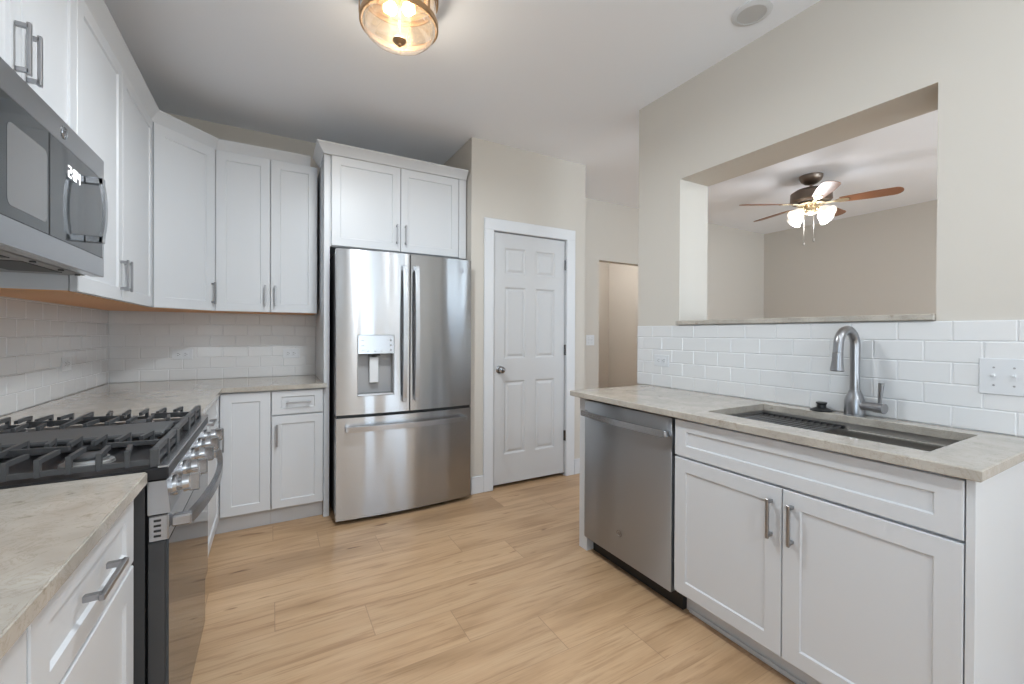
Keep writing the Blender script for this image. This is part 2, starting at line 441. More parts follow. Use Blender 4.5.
def window(n, axis, c, u0, u1, z0, z1, split, sg=1):  # frames and panes for the invented windows out of view
    fr = MB(); pn = MB(); t = 0.05
    def b(mb, a0, a1, d0, d1, e0, e1):
        if axis == 'y': mb.box(a0, a1, c+d0, c+d1, e0, e1, 0.002)
        else: mb.box(c-d1*sg, c-d0*sg, a0, a1, e0, e1, 0.002)
    b(fr, u0, u1, 0.0, 0.06, z0, z0+t); b(fr, u0, u1, 0.0, 0.06, z1-t, z1)
    ed = [u0+i*(u1-u0)/split for i in range(split+1)]
    for e in ed: b(fr, max(u0, e-t/2), min(u1, e+t/2), 0.0, 0.06, z0+t, z1-t)
    o = fr.build('window_%d' % n, TRIM, None, smooth=False); o['kind'] = 'structure'
    b(pn, u0+t, u1-t, 0.026, 0.032, z0+t, z1-t)
    pn.build('window_pane', PANE, o, smooth=False)
window(1, 'y', REAR-0.08, *WIN_R[0][:2], *WIN_R[0][2:], 1)
window(2, 'y', REAR-0.08, *WIN_R[1][:2], *WIN_R[1][2:], 3)
window(3, 'x', DENX+0.08, *WIN_D[0][:2], *WIN_D[0][2:], 2)
window(4, 'x', XL-0.08, *WIN_L[0][:2], *WIN_L[0][2:], 2, -1)

# pantry walls
DX0, DX1, DZ = 1.510, 2.224, 2.048
m = MB()
m.box(PX0, DX0, PY, PY+0.1, 0, HC).box(DX1, PX1, PY, PY+0.1, 0, HC).box(DX0, DX1, PY, PY+0.1, DZ, HC)
m.box(PX0, PX0+0.1, PY+0.1, YB, 0, HC).box(PX1-0.1, PX1, PY+0.1, YB, 0, HC)
struct('wall_pantry', m, WALL)
# right wall with the pass-through
WY1 = 2.082; WY0 = -1.3
OY0, OY1, OZ0, OZ1 = 0.607, 1.750, 1.290, 2.170
m = MB()
m.box(XR, XR2, WY0, OY0, 0, HC).box(XR, XR2, OY1, WY1, 0, HC).box(XR, XR2, OY0, OY1, 0, OZ0).box(XR, XR2, OY0, OY1, OZ1, HC)
struct('wall_right', m, WALL)

# baseboards and casing
BB = 0.132
def baseboard(n, segs):
    m = MB()
    for x0, x1, y0, y1 in segs:
        m.box(x0, x1, y0, y1, 0, BB, 0.003)
    o = m.build('baseboard_'+n, TRIM, None, smooth=False); o['kind'] = 'structure'
baseboard('pantry', [(PX0, 1.431, PY-0.014, PY), (2.316, PX1+0.014, PY-0.014, PY), (PX1, PX1+0.014, PY, YB)])
baseboard('back', [(PX1+0.014, OPX0, YB-0.014, YB), (OPX1, DENX, YB-0.014, YB)])
baseboard('right', [(XR-0.014, XR2+0.014, WY1, WY1+0.014), (XR2, XR2+0.014, WY0, WY1), (XR-0.014, XR, WY0, 0.33)])
baseboard('left', [(XL, XL+0.014, REAR, 0.2)])
baseboard('den', [(DENX-0.014, DENX, REAR, YB-0.014)])
cw = 0.083
m = MB()
def casing(m, x0, x1, z0, z1):
    m.box(x0, x1, PY-0.018, PY, z0, z1, 0.004)
casing(m, DX0-cw+0.004, DX0+0.004, 0, DZ); casing(m, DX1-0.004, DX1+cw+0.004, 0, DZ)
casing(m, DX0-cw+0.004, DX1+cw+0.004, DZ-0.004, DZ+0.088)
m.box(DX0, DX0+0.004, PY, PY+0.1, 0, DZ).box(DX1-0.004, DX1, PY, PY+0.1, 0, DZ).box(DX0, DX1, PY, PY+0.1, DZ-0.004, DZ)
tr = m.build('trim_1', TRIM, None, smooth=False); tr['kind'] = 'structure'

# pantry door (six-panel) ------------------------------------------------
lx0, lx1, lz0, lz1 = 1.518, 2.216, 0.028, 2.038
m = MB()
M = frame((lx1, PY+0.045, lz0), (-1, 0, 0), (0, -1, 0))
W, H = lx1-lx0, lz1-lz0
cols = [(0.105, 0.300), (0.398, 0.593)]
rows = [(0.235, 0.825), (1.005, 1.580), (1.685, 1.895)]
pan = [(a, b, c, d) for a, b in cols for c, d in rows]
m.panelled(W, H, 0.035, pan, [(0.004, -0.003), (0.012, -0.009), (0.020, -0.009), (0.034, -0.003), (0.038, -0.0022)], M)
door = m.build('door_1', DOORM, None, smooth=False); door['kind'] = 'structure'
m = MB()
kc = Vector((1.576, PY+0.010, 0.948))
m.lathe([(0.0, 0.0), (0.031, 0.0), (0.031, -0.006), (0.014, -0.012), (0.011, -0.030), (0.020, -0.038), (0.027, -0.050), (0.025, -0.060), (0.014, -0.066), (0, -0.067)], kc, 'Y')
m.build('door_knob', KNOBM, door, 'round dark satin door knob')
for hz in (0.352, 1.095, 1.83):
    m = MB(); m.cyl((2.2195, PY-0.004, hz-0.045), (2.2195, PY-0.004, hz+0.045), 0.006, seg=10)
    m.box(2.208, 2.2185, PY+0.002, PY+0.0115, hz-0.044, hz+0.044)
    m.build('hinge', KNOBM, door, 'dark metal hinge')
m = MB(); m.box(DX0+0.0045, 1.5175, PY+0.012, PY+0.04, 0.92, 0.98); m.build('latch', KNOBM, door)

# ---------------------------------------------------------------- backsplash tiles (every tile bevelled geometry on a grout bed)
TH, TW, TG = 0.0776, 0.154, 0.0022
def tiles(name, org, u, n, length, z0, z1, start=0.0, phase=0):
    """wall-face tiles; org = left end of the run at z0 (as seen), u along the wall, n outward"""
    m = MB(); Mf = frame(org, u, n)
    g = MB(); g.box(0, length, 0.0, 0.0068, 0, z1-z0, 0, Mf)
    r = 0; z = 0.0
    while z < z1-z0-0.004:
        h = min(TH, z1-z0-z)
        x = -TW + start + (TW/2 if (r+phase) % 2 else 0)
        while x < length:
            a, b = max(0, x+TG/2), min(length, x+TW-TG/2)
            if b-a > 0.008 and h > 0.01:
                cx, cz = (a+b)/2, z+h/2
                R = Matrix.Translation((cx, 0.006, cz)) @ Matrix.Rotation(random.gauss(0, 0.0035), 4, 'X') @ Matrix.Rotation(random.gauss(0, 0.0035), 4, 'Z')
                hw, hh = (b-a)/2, (h-TG)/2; c = 0.0028
                V = []
                for (ax, az, y) in ((hw, hh, -0.005), (hw, hh, 0.0005), (hw-c, hh-c, 0.003)):
                    V += [(-ax, y, -az), (ax, y, -az), (ax, y, az), (-ax, y, az)]
                F = [(8, 9, 10, 11)]
                for k in range(2):
                    for i in range(4): F.append((k*4+i, k*4+(i+1) % 4, k*4+4+(i+1) % 4, k*4+4+i))
                m._add(V, F, Mf @ R)
            x += TW
        z += TH; r += 1
    o = m.build(name, TILE, None, smooth=False); o['kind'] = 'structure'
    g.build('grout', GROUT, o, smooth=False)
    return o
CZ = 0.900                     # left/back counter top
tiles('wall_tile_left', (XL, 0.2, CZ), (0, 1, 0), (1, 0, 0), YB-0.2-0.009, CZ, 1.425, 0.05)
tiles('wall_tile_back', (XL, YB, CZ), (1, 0, 0), (0, -1, 0), 0.300-XL, CZ, 1.372, 0.01)
PZ = 0.905                     # peninsula counter top
tiles('wall_tile_right', (XR, 0.33, PZ), (0, 1, 0), (-1, 0, 0), 2.079-0.33, PZ, 1.288, 0.077)

# ================================================================= CABINETS
UF = XL+0.335-0.02             # carcass front of the uppers (doors add 0.02)  -> door face x=-0.602... 
UB, UT = 1.372, 2.425
SX = UF                        # left uppers carcass front
UD = 0.315
def carcass(parent, poly, z0, z1, under=True):
    poly = [(x-0.003 if abs(x-cf) < 1e-6 else x, y+0.003 if abs(y-YF-0.02) < 1e-6 and x > xb_ else y) for x, y in poly]
    m = MB(); m.prism(poly, z0+0.004, z1); m.build('body', CAB, parent, smooth=False)
    if under:
        # recessed wooden underside inside a thin rim
        cx = sum(p[0] for p in poly)/len(poly); cy = sum(p[1] for p in poly)/len(poly)
        m = MB(); m.prism(poly, z0, z0+0.004); m.build('underside', WOODU, parent, 'orange-brown wood underside', smooth=False)
xb_ = -0.33; YF = 3.375
y0, y1 = 1.275, 2.030
MWT = 1.842
SF = -0.590                    # door face x
cf = SF-0.02                   # carcass front x
t = thing('upper_cabinet', (XL, (y0+y1)/2, MWT), 'white shaker wall cabinet above the microwave with a pair of doors', 'cabinet', 'white shaker wall cabinets')
carcass(t, [(XL+0.002, y0), (cf, y0), (cf, y1), (XL+0.002, y1)], MWT, UT)
M = frame((cf, y1, 0), (0, -1, 0), (1, 0, 0)); w_ = y1-y0
shaker('door', M, 0, w_/2, MWT, UT, t, (w_/2-0.030, 1.985, 0.14, True))
shaker('door', M, w_/2, w_, MWT, UT, t, (w_/2+0.030, 1.985, 0.14, True))

y0, y1 = 2.030, 3.105
t = thing('upper_cabinet', (XL, (y0+y1)/2, UB), 'tall white shaker wall cabinet beside the microwave, on the left wall, wood underside', 'cabinet', 'white shaker wall cabinets')
carcass(t, [(XL+0.002, y0+0.001), (cf, y0+0.001), (cf, y1), (XL+0.002, y1)], UB, UT)
M = frame((cf, y1, 0), (0, -1, 0), (1, 0, 0)); w_ = y1-y0; sp = y1-2.545
shaker('door', M, 0, sp, UB, UT, t, (sp-0.030, 1.487, 0.14, True))
shaker('door', M, sp, w_, UB, UT, t, (sp+0.030, 1.487, 0.14, True))

# diagonal corner cabinet
YF = 3.375                     # door face of the back uppers
xb = -0.327
c1 = Vector((cf+0.001, 3.106, 0)); c2 = Vector((xb, YF+0.02, 0))
t = thing('corner_upper_cabinet', (XL+0.3, YB-0.3, UB), 'white diagonal corner wall cabinet with one wide door', 'cabinet')
nn = Vector((0.7, -0.7, 0)).normalized()*0.012
carcass(t, [(XL+0.002, 3.106), (c1.x-0.012, c1.y), (c1.x-nn.x, c1.y-nn.y+0.008), (c2.x-nn.x-0.004, c2.y-nn.y), (c2.x, c2.y+0.012), (xb, YB-0.002), (XL+0.002, YB-0.002)], UB, UT)
u = (c1-c2).normalized(); n = Vector((-u.y, u.x, 0))
if n.dot(Vector((1, -1, 0))) < 0: n = -n
L = (c1-c2).length
M = frame((c2.x, c2.y, 0), u, n)
shaker('door', M, 0.014, L-0.012, UB, UT, t, (0.038, 1.487, 0.14, True), stile=0.060)

t = thing('upper_cabinet', (0.0, YB, UB), 'white shaker wall cabinet on the back wall left of the refrigerator, two narrow doors', 'cabinet', 'white shaker wall cabinets')
xe = 0.283
carcass(t, [(xb+0.001, YF+0.02), (xe, YF+0.02), (xe, YB-0.002), (xb+0.001, YB-0.002)], UB, UT)
M = frame((xe, YF+0.02, 0), (-1, 0, 0), (0, -1, 0)); w_ = xe-xb; sp = xe-(-0.012)
shaker('door', M, 0, sp, UB, UT, t, (sp-0.030, 1.487, 0.14, True))
shaker('door', M, sp, w_-0.001, UB, UT, t, (sp+0.030, 1.487, 0.14, True))

# crown on the uppers
CT = 2.488
sec = [(0, 0.0), (0.008, 0.0), (0.012, 0.010), (0.020, 0.020), (0.044, 0.052), (0.050, 0.056), (0.050, CT-UT), (0, CT-UT)]
def crown(name, pts, label):
    m = MB(); m.sweep(pts, sec, (0, 0, 1)); o = m.build(name, CAB, None, ang=20); tag(o, label, 'moulding'); return o
crown('crown_molding', [(SF-0.018, 1.25, UT), (SF-0.018, 3.105-0.004, UT), (xb-0.002, YF+0.018, UT), (0.236, YF+0.018, UT)],
      'white crown moulding running along the tops of the wall cabinets and around the corner')
# filler behind the crown so its back is not seen open
# fridge surround
FX0, FX1, FYF = 0.300, 1.318, 3.100
o = MB().box(FX0, FX0+0.036, FYF, YB-0.002, 0, UT, 0.001).build('refrigerator_side_panel', CAB, None, smooth=False)
tag(o, 'tall white panel standing on the floor along the left side of the refrigerator', 'panel')
FB = 1.815
t = thing('refrigerator_cabinet', (0.82, YB, FB), 'deep white shaker cabinet mounted over the refrigerator, two doors', 'cabinet')
MB().box(FX0+0.037, FX1-0.002, FYF, YB-0.002, FB, UT).build('body', CAB, t, smooth=False)
M = frame((FX1, FYF, 0), (-1, 0, 0), (0, -1, 0))
dv = FX1-0.806
shaker('door', M, FX1-1.255, dv, FB+0.004, UT, t, (dv-0.034, FB+0.126, 0.14, True))
shaker('door', M, dv, FX1-0.342, FB+0.004, UT, t, (dv+0.028, FB+0.126, 0.14, True))
m = MB(); m.box(1.257, FX1-0.002, FYF-0.019, FYF-0.0005, FB, UT, 0.001); m.build('filler_strip', CAB, t, smooth=False)
m = MB(); m.sweep([(FX0, YF+0.0, UT), (FX0, FYF-0.019, UT), (FX1-0.004, FYF-0.019, UT)], sec, (0, 0, 1))
m2 = m
o = m.build('crown_molding', CAB, None, ang=20); tag(o, 'white crown moulding capping the cabinet over the refrigerator', 'moulding')

# ---- base cabinets
BT = CZ-0.030                  # cabinet top under the slab
BX = -0.295                    # carcass front x, door face -0.275
def toe(parent, x0, x1, y0, y1):
    MB().box(x0, x1, y0, y1, 0.0, 0.110).build('toe_kick', CAB, parent, smooth=False)
def base_left(y0, y1, label, handle_y=True, door_handle=0.05, name='base_cabinet'):
    t = thing(name, (XL+0.3, (y0+y1)/2, 0), label, 'cabinet', 'white shaker base cabinets')
    MB().box(XL+0.002, BX, y0, y1, 0.11, BT-0.001).build('body', CAB, t, smooth=False)
    toe(t, XL+0.002, BX-0.055, y0, y1)
    M = frame((BX, y1, 0), (0, -1, 0), (1, 0, 0)); w_ = y1-y0
    shaker('drawer', M, 0, w_, 0.708, BT-0.006, t, (w_/2, 0.787, 0.14, False), rail=0.040)
    shaker('door', M, 0, w_, 0.115, 0.704, t, (door_handle, 0.60, 0.14, True))
    return t
base_left(0.790, 1.272, 'white base cabinet in the foreground at left, drawer with a bar pull above a door', door_handle=0.432)
base_left(0.30, 0.786, 'white base cabinet nearest the lower left corner, mostly out of sight')
base_left(2.078, 3.050, 'white base cabinet squeezed between the far side of the range and the corner')
# back run
BY = 3.100
t = thing('base_cabinet', (-0.6, YB-0.3, 0), 'white corner base cabinet with one plain full-height door and no handle', 'cabinet', 'white shaker base cabinets')
MB().box(XL+0.002, -0.007, BY, YB-0.002, 0.11, BT-0.001).build('body', CAB, t, smooth=False)
toe(t, XL+0.002, -0.007, BY+0.05, YB-0.002)
M = frame((-0.007, BY, 0), (-1, 0, 0), (0, -1, 0))
shaker('door', M, 0, 0.268, 0.115, BT-0.006, t)
t = thing('base_cabinet', (0.14, YB-0.3, 0), 'narrow white base cabinet next to the refrigerator panel, small drawer over a door', 'cabinet', 'white shaker base cabinets')
MB().box(-0.006, 0.298, BY, YB-0.002, 0.11, BT-0.001).build('body', CAB, t, smooth=False)
toe(t, -0.006, 0.298, BY+0.05, YB-0.002)
M = frame((0.296, BY, 0), (-1, 0, 0), (0, -1, 0))
shaker('drawer', M, 0, 0.300, 0.710, BT-0.006, t, (0.146, 0.787, 0.145, False), rail=0.038, stile=0.05)
shaker('door', M, 0, 0.300, 0.115, 0.705, t, (0.268, 0.585, 0.14, True), stile=0.05)

# ---- countertops
def slab(name, poly, z0, z1, bev, mat, label):
    t = bmesh.new()
    vs = [t.verts.new((x, y, z0)) for x, y in poly]; f = t.faces.new(vs)
    r = bmesh.ops.extrude_face_region(t, geom=[f])
    for v in r['geom']:
        if isinstance(v, bmesh.types.BMVert): v.co.z = z1
    bmesh.ops.bevel(t, geom=t.edges[:], offset=bev, segments=2, affect='EDGES')
    m = MB(); m.merge(t); o = m.build(name, mat, None, ang=50); tag(o, label, 'countertop'); return o
slab('countertop', [(XL+0.009, 0.28), (-0.260, 0.28), (-0.260, 1.318), (XL+0.009, 1.318)], CZ-0.030, CZ, 0.003, QUARTZ, 'pale veined quartz countertop in the left foreground, in front of the range')
slab('countertop', [(XL+0.009, 2.078), (-0.260, 2.078), (-0.260, 3.062), (0.318, 3.062), (0.318, YB-0.010-0.615+0.0), (0.299, YB-0.625), (0.299, YB-0.009), (XL+0.009, YB-0.009)],
     CZ-0.030, CZ, 0.0025, QUARTZ, 'pale quartz corner countertop running from the range to the refrigerator panel')
# peninsula slab with the sink cut-out
SX0, SX1, SY0, SY1 = 1.630, 2.052, 0.475, 1.190
KX0, KX1, KY0, KY1 = 1.512, XR-0.009, 0.343, 1.998
m = MB()
zz0, zz1 = PZ-0.030, PZ
c = 0.003
def ringface(m, o, i, z):
    A = [(o[0], o[2]), (o[1], o[2]), (o[1], o[3]), (o[0], o[3])]; B = [(i[0], i[2]), (i[1], i[2]), (i[1], i[3]), (i[0], i[3])]
    for k in range(4):
        a, b, d, e = A[k], A[(k+1) % 4], B[(k+1) % 4], B[k]
        zs = z if isinstance(z, tuple) else (z, z)
        m._add([(a[0], a[1], zs[0]), (b[0], b[1], zs[0]), (d[0], d[1], zs[1]), (e[0], e[1], zs[1])], [(0, 1, 2, 3)])
O = (KX0, KX1, KY0, KY1); OI = (KX0+c, KX1-c, KY0+c, KY1-c); I = (SX0, SX1, SY0, SY1); IO = (SX0-0.002, SX1+0.002, SY0-0.002, SY1+0.002)
ringface(m, OI, IO, zz1); ringface(m, O, OI, (zz1-c, zz1)); ringface(m, O, O, (zz0+c, zz1-c)); ringface(m, O, OI, (zz0+c, zz0))
ringface(m, OI, I, zz0); ringface(m, IO, I, (zz1, zz1-0.002)); ringface(m, I, I, (zz0, zz1-0.002))
o = m.build('countertop', QUARTZ, None, smooth=False); tag(o, 'pale quartz countertop of the peninsula on the right, with a sink cut into it', 'countertop')
o = MB().box(XR-0.020, XR2+0.015, OY0+0.001, OY1-0.001, OZ0+0.001, OZ0+0.026, 0.003).box(XR-0.020, XR-0.002, OY1-0.002, OY1+0.012, OZ0+0.001, OZ0+0.026, 0.003).build('ledge', QUARTZ, None)
tag(o, 'veined quartz sill lying along the bottom of the pass-through opening', 'ledge')

# ---- peninsula cabinets
RX = 1.560                     # carcass front; door face 1.540
PB = PZ-0.031
t = thing('sink_cabinet', (1.85, 0.83, 0), 'wide white sink cabinet of the peninsula, false drawer front over two doors', 'cabinet')
SYA, SYB = 0.379, 1.280
m = MB(); m.box(RX, XR-0.002, SYA, SYA+0.018, 0.10, PB).box(RX, XR-0.002, SYB-0.018, SYB, 0.10, PB).box(1.629, XR-0.002, SYA, SYA+0.018, 0.0, 0.0995).box(1.629, XR-0.002, SYB-0.018, SYB, 0.0, 0.0995).box(RX, XR-0.002, SYA+0.018, SYB-0.018, 0.10, 0.118)
m.box(RX, RX+0.018, SYA+0.018, SYB-0.018, 0.118, PB).build('body', CAB, t, smooth=False)
m = MB(); m.box(1.628, 1.646, SYA+0.018, SYB-0.018, 0, 0.099).box(1.616, 1.628, SYA+0.018, SYB-0.02, 0, 0.018, 0.003); m.build('toe_kick', CAB, t, smooth=False)
M = frame((RX, SYA, 0), (0, 1, 0), (-1, 0, 0)); w_ = SYB-SYA; sp = 0.826-SYA
shaker('false_drawer_front', M, 0, w_, 0.708, PB-0.008, t, rail=0.046)
shaker('door', M, 0, sp, 0.113, 0.703, t, (sp-0.034, 0.590, 0.14, True))
shaker('door', M, sp, w_, 0.113, 0.703, t, (sp+0.036, 0.590, 0.14, True))
o = MB().box(RX-0.018, XR-0.002, 0.360, SYA-0.001, 0, PB, 0.001).build('end_panel', CAB, None, smooth=False)
tag(o, 'white end panel closing the near end of the peninsula', 'panel')
o = MB().box(1.562, XR-0.002, 1.900, 1.968, 0, PB, 0.001).build('end_panel', CAB, None, smooth=False)
tag(o, 'thick white end panel at the far end of the peninsula, beside the dishwasher', 'panel')

# ================================================================= DISHWASHER
def ge_badge(parent, M, r):
    m = MB()
    P = [M @ Vector((r*math.cos(2*PI*i/28), 0.0008, r*math.sin(2*PI*i/28))) for i in range(29)]
    m.tube(P, r*0.07, 6, cap=False)
    o = m.build('badge', CHROME, parent, 'round badge with monogram')
    cu = bpy.data.curves.new('badge_lettering', 'FONT'); cu.body = 'GE'; cu.size = r*1.15; cu.align_x = 'CENTER'; cu.align_y = 'CENTER'; cu.extrude = 0.0003
    cu.shear = 0.3; cu.materials.append(CHROME)
    tmp = bpy.data.objects.new('tmp', cu); C.objects.link(tmp)
    me = bpy.data.meshes.new_from_object(tmp.evaluated_get(bpy.context.evaluated_depsgraph_get()))
    bpy.data.objects.remove(tmp)
    f = bpy.data.objects.new('badge_lettering', me); C.objects.link(f); f.parent = o
    # text plane: local x -> M.x, local y -> z, local z -> M.y (outward)
    R = Matrix((( -M[0][0] if False else M[0][0], 0, M[0][1], 0), (M[1][0], 0, M[1][1], 0), (0, 1, 0, 0), (0, 0, 0, 1)))
    f.matrix_local = Matrix.Translation(M.to_translation()-LOC[parent.name]+Vector((M[0][1], M[1][1], 0))*0.001) @ R
t = thing('dishwasher', (1.85, 1.59, 0), 'dark stainless steel dishwasher with a bowed bar handle, at the far end of the peninsula', 'dishwasher')
DY0, DY1 = 1.288, 1.893
MB().box(1.585, XR-0.01, DY0, DY1, 0.10, PB-0.004).build('body', BLACK, t, smooth=False)
MB().box(1.605, 1.70, DY0-0.006, DY1, 0.0, 0.098, 0.001).build('toe_kick', BLACK, t, smooth=False)
m = MB(); m.box(1.538, 1.584, DY0+0.004, DY1+0.002, 0.092, PB-0.010, 0.005, seg=2)
dd = m.build('door', STEELD, t)
m = MB()
m.sweep(bow((1.508, DY1-0.012, 0.795), (1.508, DY0+0.022, 0.795), (-1, 0, 0), 0.016), [(-0.006, -0.015), (0.006, -0.015), (0.006, 0.015), (-0.006, 0.015)], (0, 0, 1))
for yy in (DY0+0.024, DY1-0.014): m.box(1.503, 1.539, yy-0.012, yy+0.012, 0.781, 0.809, 0.003)
m.build('handle', STEELM, dd)
ge_badge(dd, frame((1.537, 1.615, 0.222), (0, -1, 0), (-1, 0, 0)), 0.016)

# ================================================================= REFRIGERATOR
t = thing('refrigerator', (0.82, 3.3, 0), 'stainless steel french-door refrigerator with a water dispenser and freezer drawer', 'refrigerator')
RX0, RX1 = 0.354, 1.284
MB().box(RX0+0.004, RX1-0.004, 2.985, YB-0.04, 0.035, 1.765, 0.004).build('body', DARKG, t, smooth=False)
for xx in (RX0+0.05, RX1-0.05):
    for yy in (3.02, YB-0.1): MB().cyl((xx, yy, 0), (xx, yy, 0.036), 0.018).build('foot', BLACK, t)
MB().box(RX0+0.02, RX1-0.02, 3.0, 3.02, 0.02, 0.06).build('base_grille', BLACK, t)
xm = (RX0+RX1)/2
def fy(x):
    s_ = (x-xm)/((RX1-RX0)/2); return 2.905-0.028*(1-s_*s_)
def arc(m, x0, x1, z0, z1, yb=2.978, n=14, z_cham=0.0):
    poly = [(x0+(x1-x0)*i/n, fy(x0+(x1-x0)*i/n)) for i in range(n+1)]
    m.prism(poly+[(x1, yb), (x0, yb)], z0, z1)
DSX0, DSX1, DSZ0, DSZ1 = 0.480, 0.714, 0.822, 1.222
z0, z1 = 0.706, 1.772
MB().box(RX0+0.006, RX1-0.006, 2.950, 2.984, 0.06, 1.76).box(RX0+0.004, RX1-0.004, 2.915, 2.951, 0.6865, 0.7055).build('door_gasket', BLACK, t, smooth=False)  # black sheet put in to darken the gaps between doors and drawer
dl = MB()
arc(dl, RX0, DSX0, z0, z1, n=8); arc(dl, DSX1, xm-0.004, z0, z1, n=8); arc(dl, DSX0, DSX1, z0, DSZ0, n=8); arc(dl, DSX0, DSX1, DSZ1, z1, n=8)
dl = dl.build('left_door', STEEL, t, ang=25)
m = MB(); arc(m, xm+0.004, RX1, z0, z1); drr = m.build('right_door', STEEL, t, ang=25)
m = MB(); arc(m, RX0, RX1, 0.032, 0.686, n=24); dz = m.build('freezer_drawer', STEEL, t, ang=25)
# dispenser
dsp = MB()
yf = fy(0.6)
dsp.box(DSX0+0.002, DSX1-0.002, yf+0.062, yf+0.075, DSZ0, DSZ1)
dsp.box(DSX0+0.001, DSX0+0.006, yf+0.003, yf+0.075, DSZ0+0.001, DSZ1-0.001).box(DSX1-0.006, DSX1-0.001, yf+0.003, yf+0.075, DSZ0+0.001, DSZ1-0.001)
dsp = dsp.build('dispenser', GREYP, dl, 'grey recessed water and ice dispenser', smooth=False)
MB().box(DSX0+0.001, DSX1-0.001, yf-0.003, yf+0.060, 1.097, DSZ1-0.001, 0.002).build('control_panel', STEELM, dsp, smooth=False)
MB().box(DSX0+0.001, DSX1-0.001, yf-0.004, yf+0.060, DSZ0+0.001, DSZ0+0.016, 0.002).build('drip_tray', STEELM, dsp, smooth=False)
m = MB(); m.box(0.560, 0.618, yf+0.030, yf+0.040, 0.905, 1.075, 0.003); m.box(0.575, 0.603, yf+0.035, yf+0.061, 0.93, 1.07)
m.build('paddle', WHITEP, dsp, 'light paddle')
m = MB(); m.cyl((0.589, yf+0.025, 1.096), (0.589, yf+0.025, 1.078), 0.020, 0.016).box(0.555, 0.625, yf+0.010, yf+0.045, 1.085, 1.097)
m.build('nozzle', BLACK, dsp)
for zc in (1.187, 1.153, 1.122): MB().box(0.684, 0.698, yf-0.0036, yf-0.0028, zc-0.005, zc+0.005).build('button', GREYP, dsp, smooth=False)
for zc in (1.187, 1.150, 1.118): MB().box(0.500, 0.520, yf-0.0036, yf-0.0028, zc-0.0015, zc+0.0015).build('button', GREYP, dsp, smooth=False)
for xc in (0.545, 0.59, 0.63): MB().box(xc-0.006, xc+0.006, yf-0.0036, yf-0.0028, 1.112, 1.116).build('button', GREYP, dsp, smooth=False)
# handles
def hsec(a, b): return [(-a, -b), (a, -b), (a, b), (-a, b)]
def vhandle(x, parent):
    m = MB(); zt, zb = 1.690, 0.775; y_ = fy(x)
    pts = [Vector((x, y_-0.040-0.020*(1-(2*i/16-1)**2), zb+(zt-zb)*i/16)) for i in range(17)]
    for k in range(16):
        a, b = pts[k], pts[k+1]
        m._add([(a.x-0.013, a.y, a.z), (a.x+0.013, a.y, a.z), (a.x+0.013, a.y+0.014, a.z), (a.x-0.013, a.y+0.014, a.z),
                (b.x-0.013, b.y, b.z), (b.x+0.013, b.y, b.z), (b.x+0.013, b.y+0.014, b.z), (b.x-0.013, b.y+0.014, b.z)],
               [(0, 1, 5, 4), (1, 2, 6, 5), (2, 3, 7, 6), (3, 0, 4, 7)]+([(0, 1, 2, 3)] if k == 0 else [])+([(4, 5, 6, 7)] if k == 15 else []))
    for zc in (zb+0.016, zt-0.016): m.box(x-0.013, x+0.013, y_-0.042, y_+0.004, zc-0.016, zc+0.016, 0.003)
    m.build('handle', STEELM, parent)
vhandle(0.775, dl); vhandle(0.858, drr)
m = MB()
m.sweep(bow((0.405, fy(0.405)-0.038, 0.618), (1.235, fy(1.235)-0.038, 0.618), (0, -1, 0), 0.036, 20), hsec(0.007, 0.017), (0, 0, 1))
for xx in (0.420, 1.220): m.box(xx-0.015, xx+0.015, fy(xx)-0.046, fy(xx)+0.003, 0.602, 0.634, 0.003)
m.build('handle', STEELM, dz)
for xx in (RX0+0.045, RX1-0.03): MB().box(xx-0.03, xx+0.025, 2.925, 2.975, 0.6905, 0.7055, 0.002).build('hinge_cover', STEELM, t)
ge_badge(drr, frame((1.205, fy(1.205)-0.001, 1.690), (1, 0, 0), (0, -1, 0)), 0.017)

# ================================================================= RANGE
RY0, RY1 = 1.325, 2.070
t = thing('gas_range', (-0.58, (RY0+RY1)/2, 0), 'stainless steel gas range with black grates and a glass oven door', 'range')
MB().box(XL+0.02, -0.268, RY0+0.006, RY1-0.006, 0.06, 0.872).build('body', DARKG, t, smooth=False)
for xx in (-0.85, -0.33):
    for yy in (RY0+0.06, RY1-0.06): MB().cyl((xx, yy, 0), (xx, yy, 0.061), 0.02).build('foot', BLACK, t)
m = MB(); m.box(XL+0.012, -0.222, RY0+0.001, RY1-0.001, 0.873, 0.902, 0.003)
ck = m.build('cooktop', ENAMEL, t, 'black enamel cooktop')
m = MB(); m.box(-0.243, -0.2215, RY0+0.001, RY1-0.001, 0.9025, 0.908, 0.001); m.build('front_rim', STEELM, ck, smooth=False)
MB().box(XL+0.010, XL+0.05, RY0+0.001, RY1-0.001, 0.9025, 0.93, 0.004).build('rear_trim', STEELM, ck, smooth=False)
# control panel (slightly raked)
m = MB(); pr = [(-0.262, 0.790), (-0.218, 0.790), (-0.226, 0.871), (-0.262, 0.871)]
n4 = len(pr)
vs = [(x, RY0+0.002, z) for x, z in pr]+[(x, RY1-0.002, z) for x, z in pr]
m._add(vs, [(3, 2, 1, 0), (4, 5, 6, 7)]+[(i, (i+1) % 4, 4+(i+1) % 4, 4+i) for i in range(4)])
cp = m.build('control_panel', STEELM, t, smooth=False)
for k in range(5):
    yy = RY0+0.075+k*(RY1-RY0-0.15)/4
    if k == 2: pass
    m = MB(); A = Vector((-0.2225, yy, 0.836)); d = Vector((1, 0, 0.10)).normalized()
    m.cyl(A, A+d*0.008, 0.026, 0.025, 28); m.cyl(A+d*0.008, A+d*0.020, 0.015, 0.015, 24); m.cyl(A+d*0.020, A+d*0.034, 0.0225, 0.021, 28)
    m.box(A.x+0.030, A.x+0.056, yy-0.0065, yy+0.0065, A.z-0.020, A.z+0.026, 0.003)
    m.build('knob', CHROME, cp)
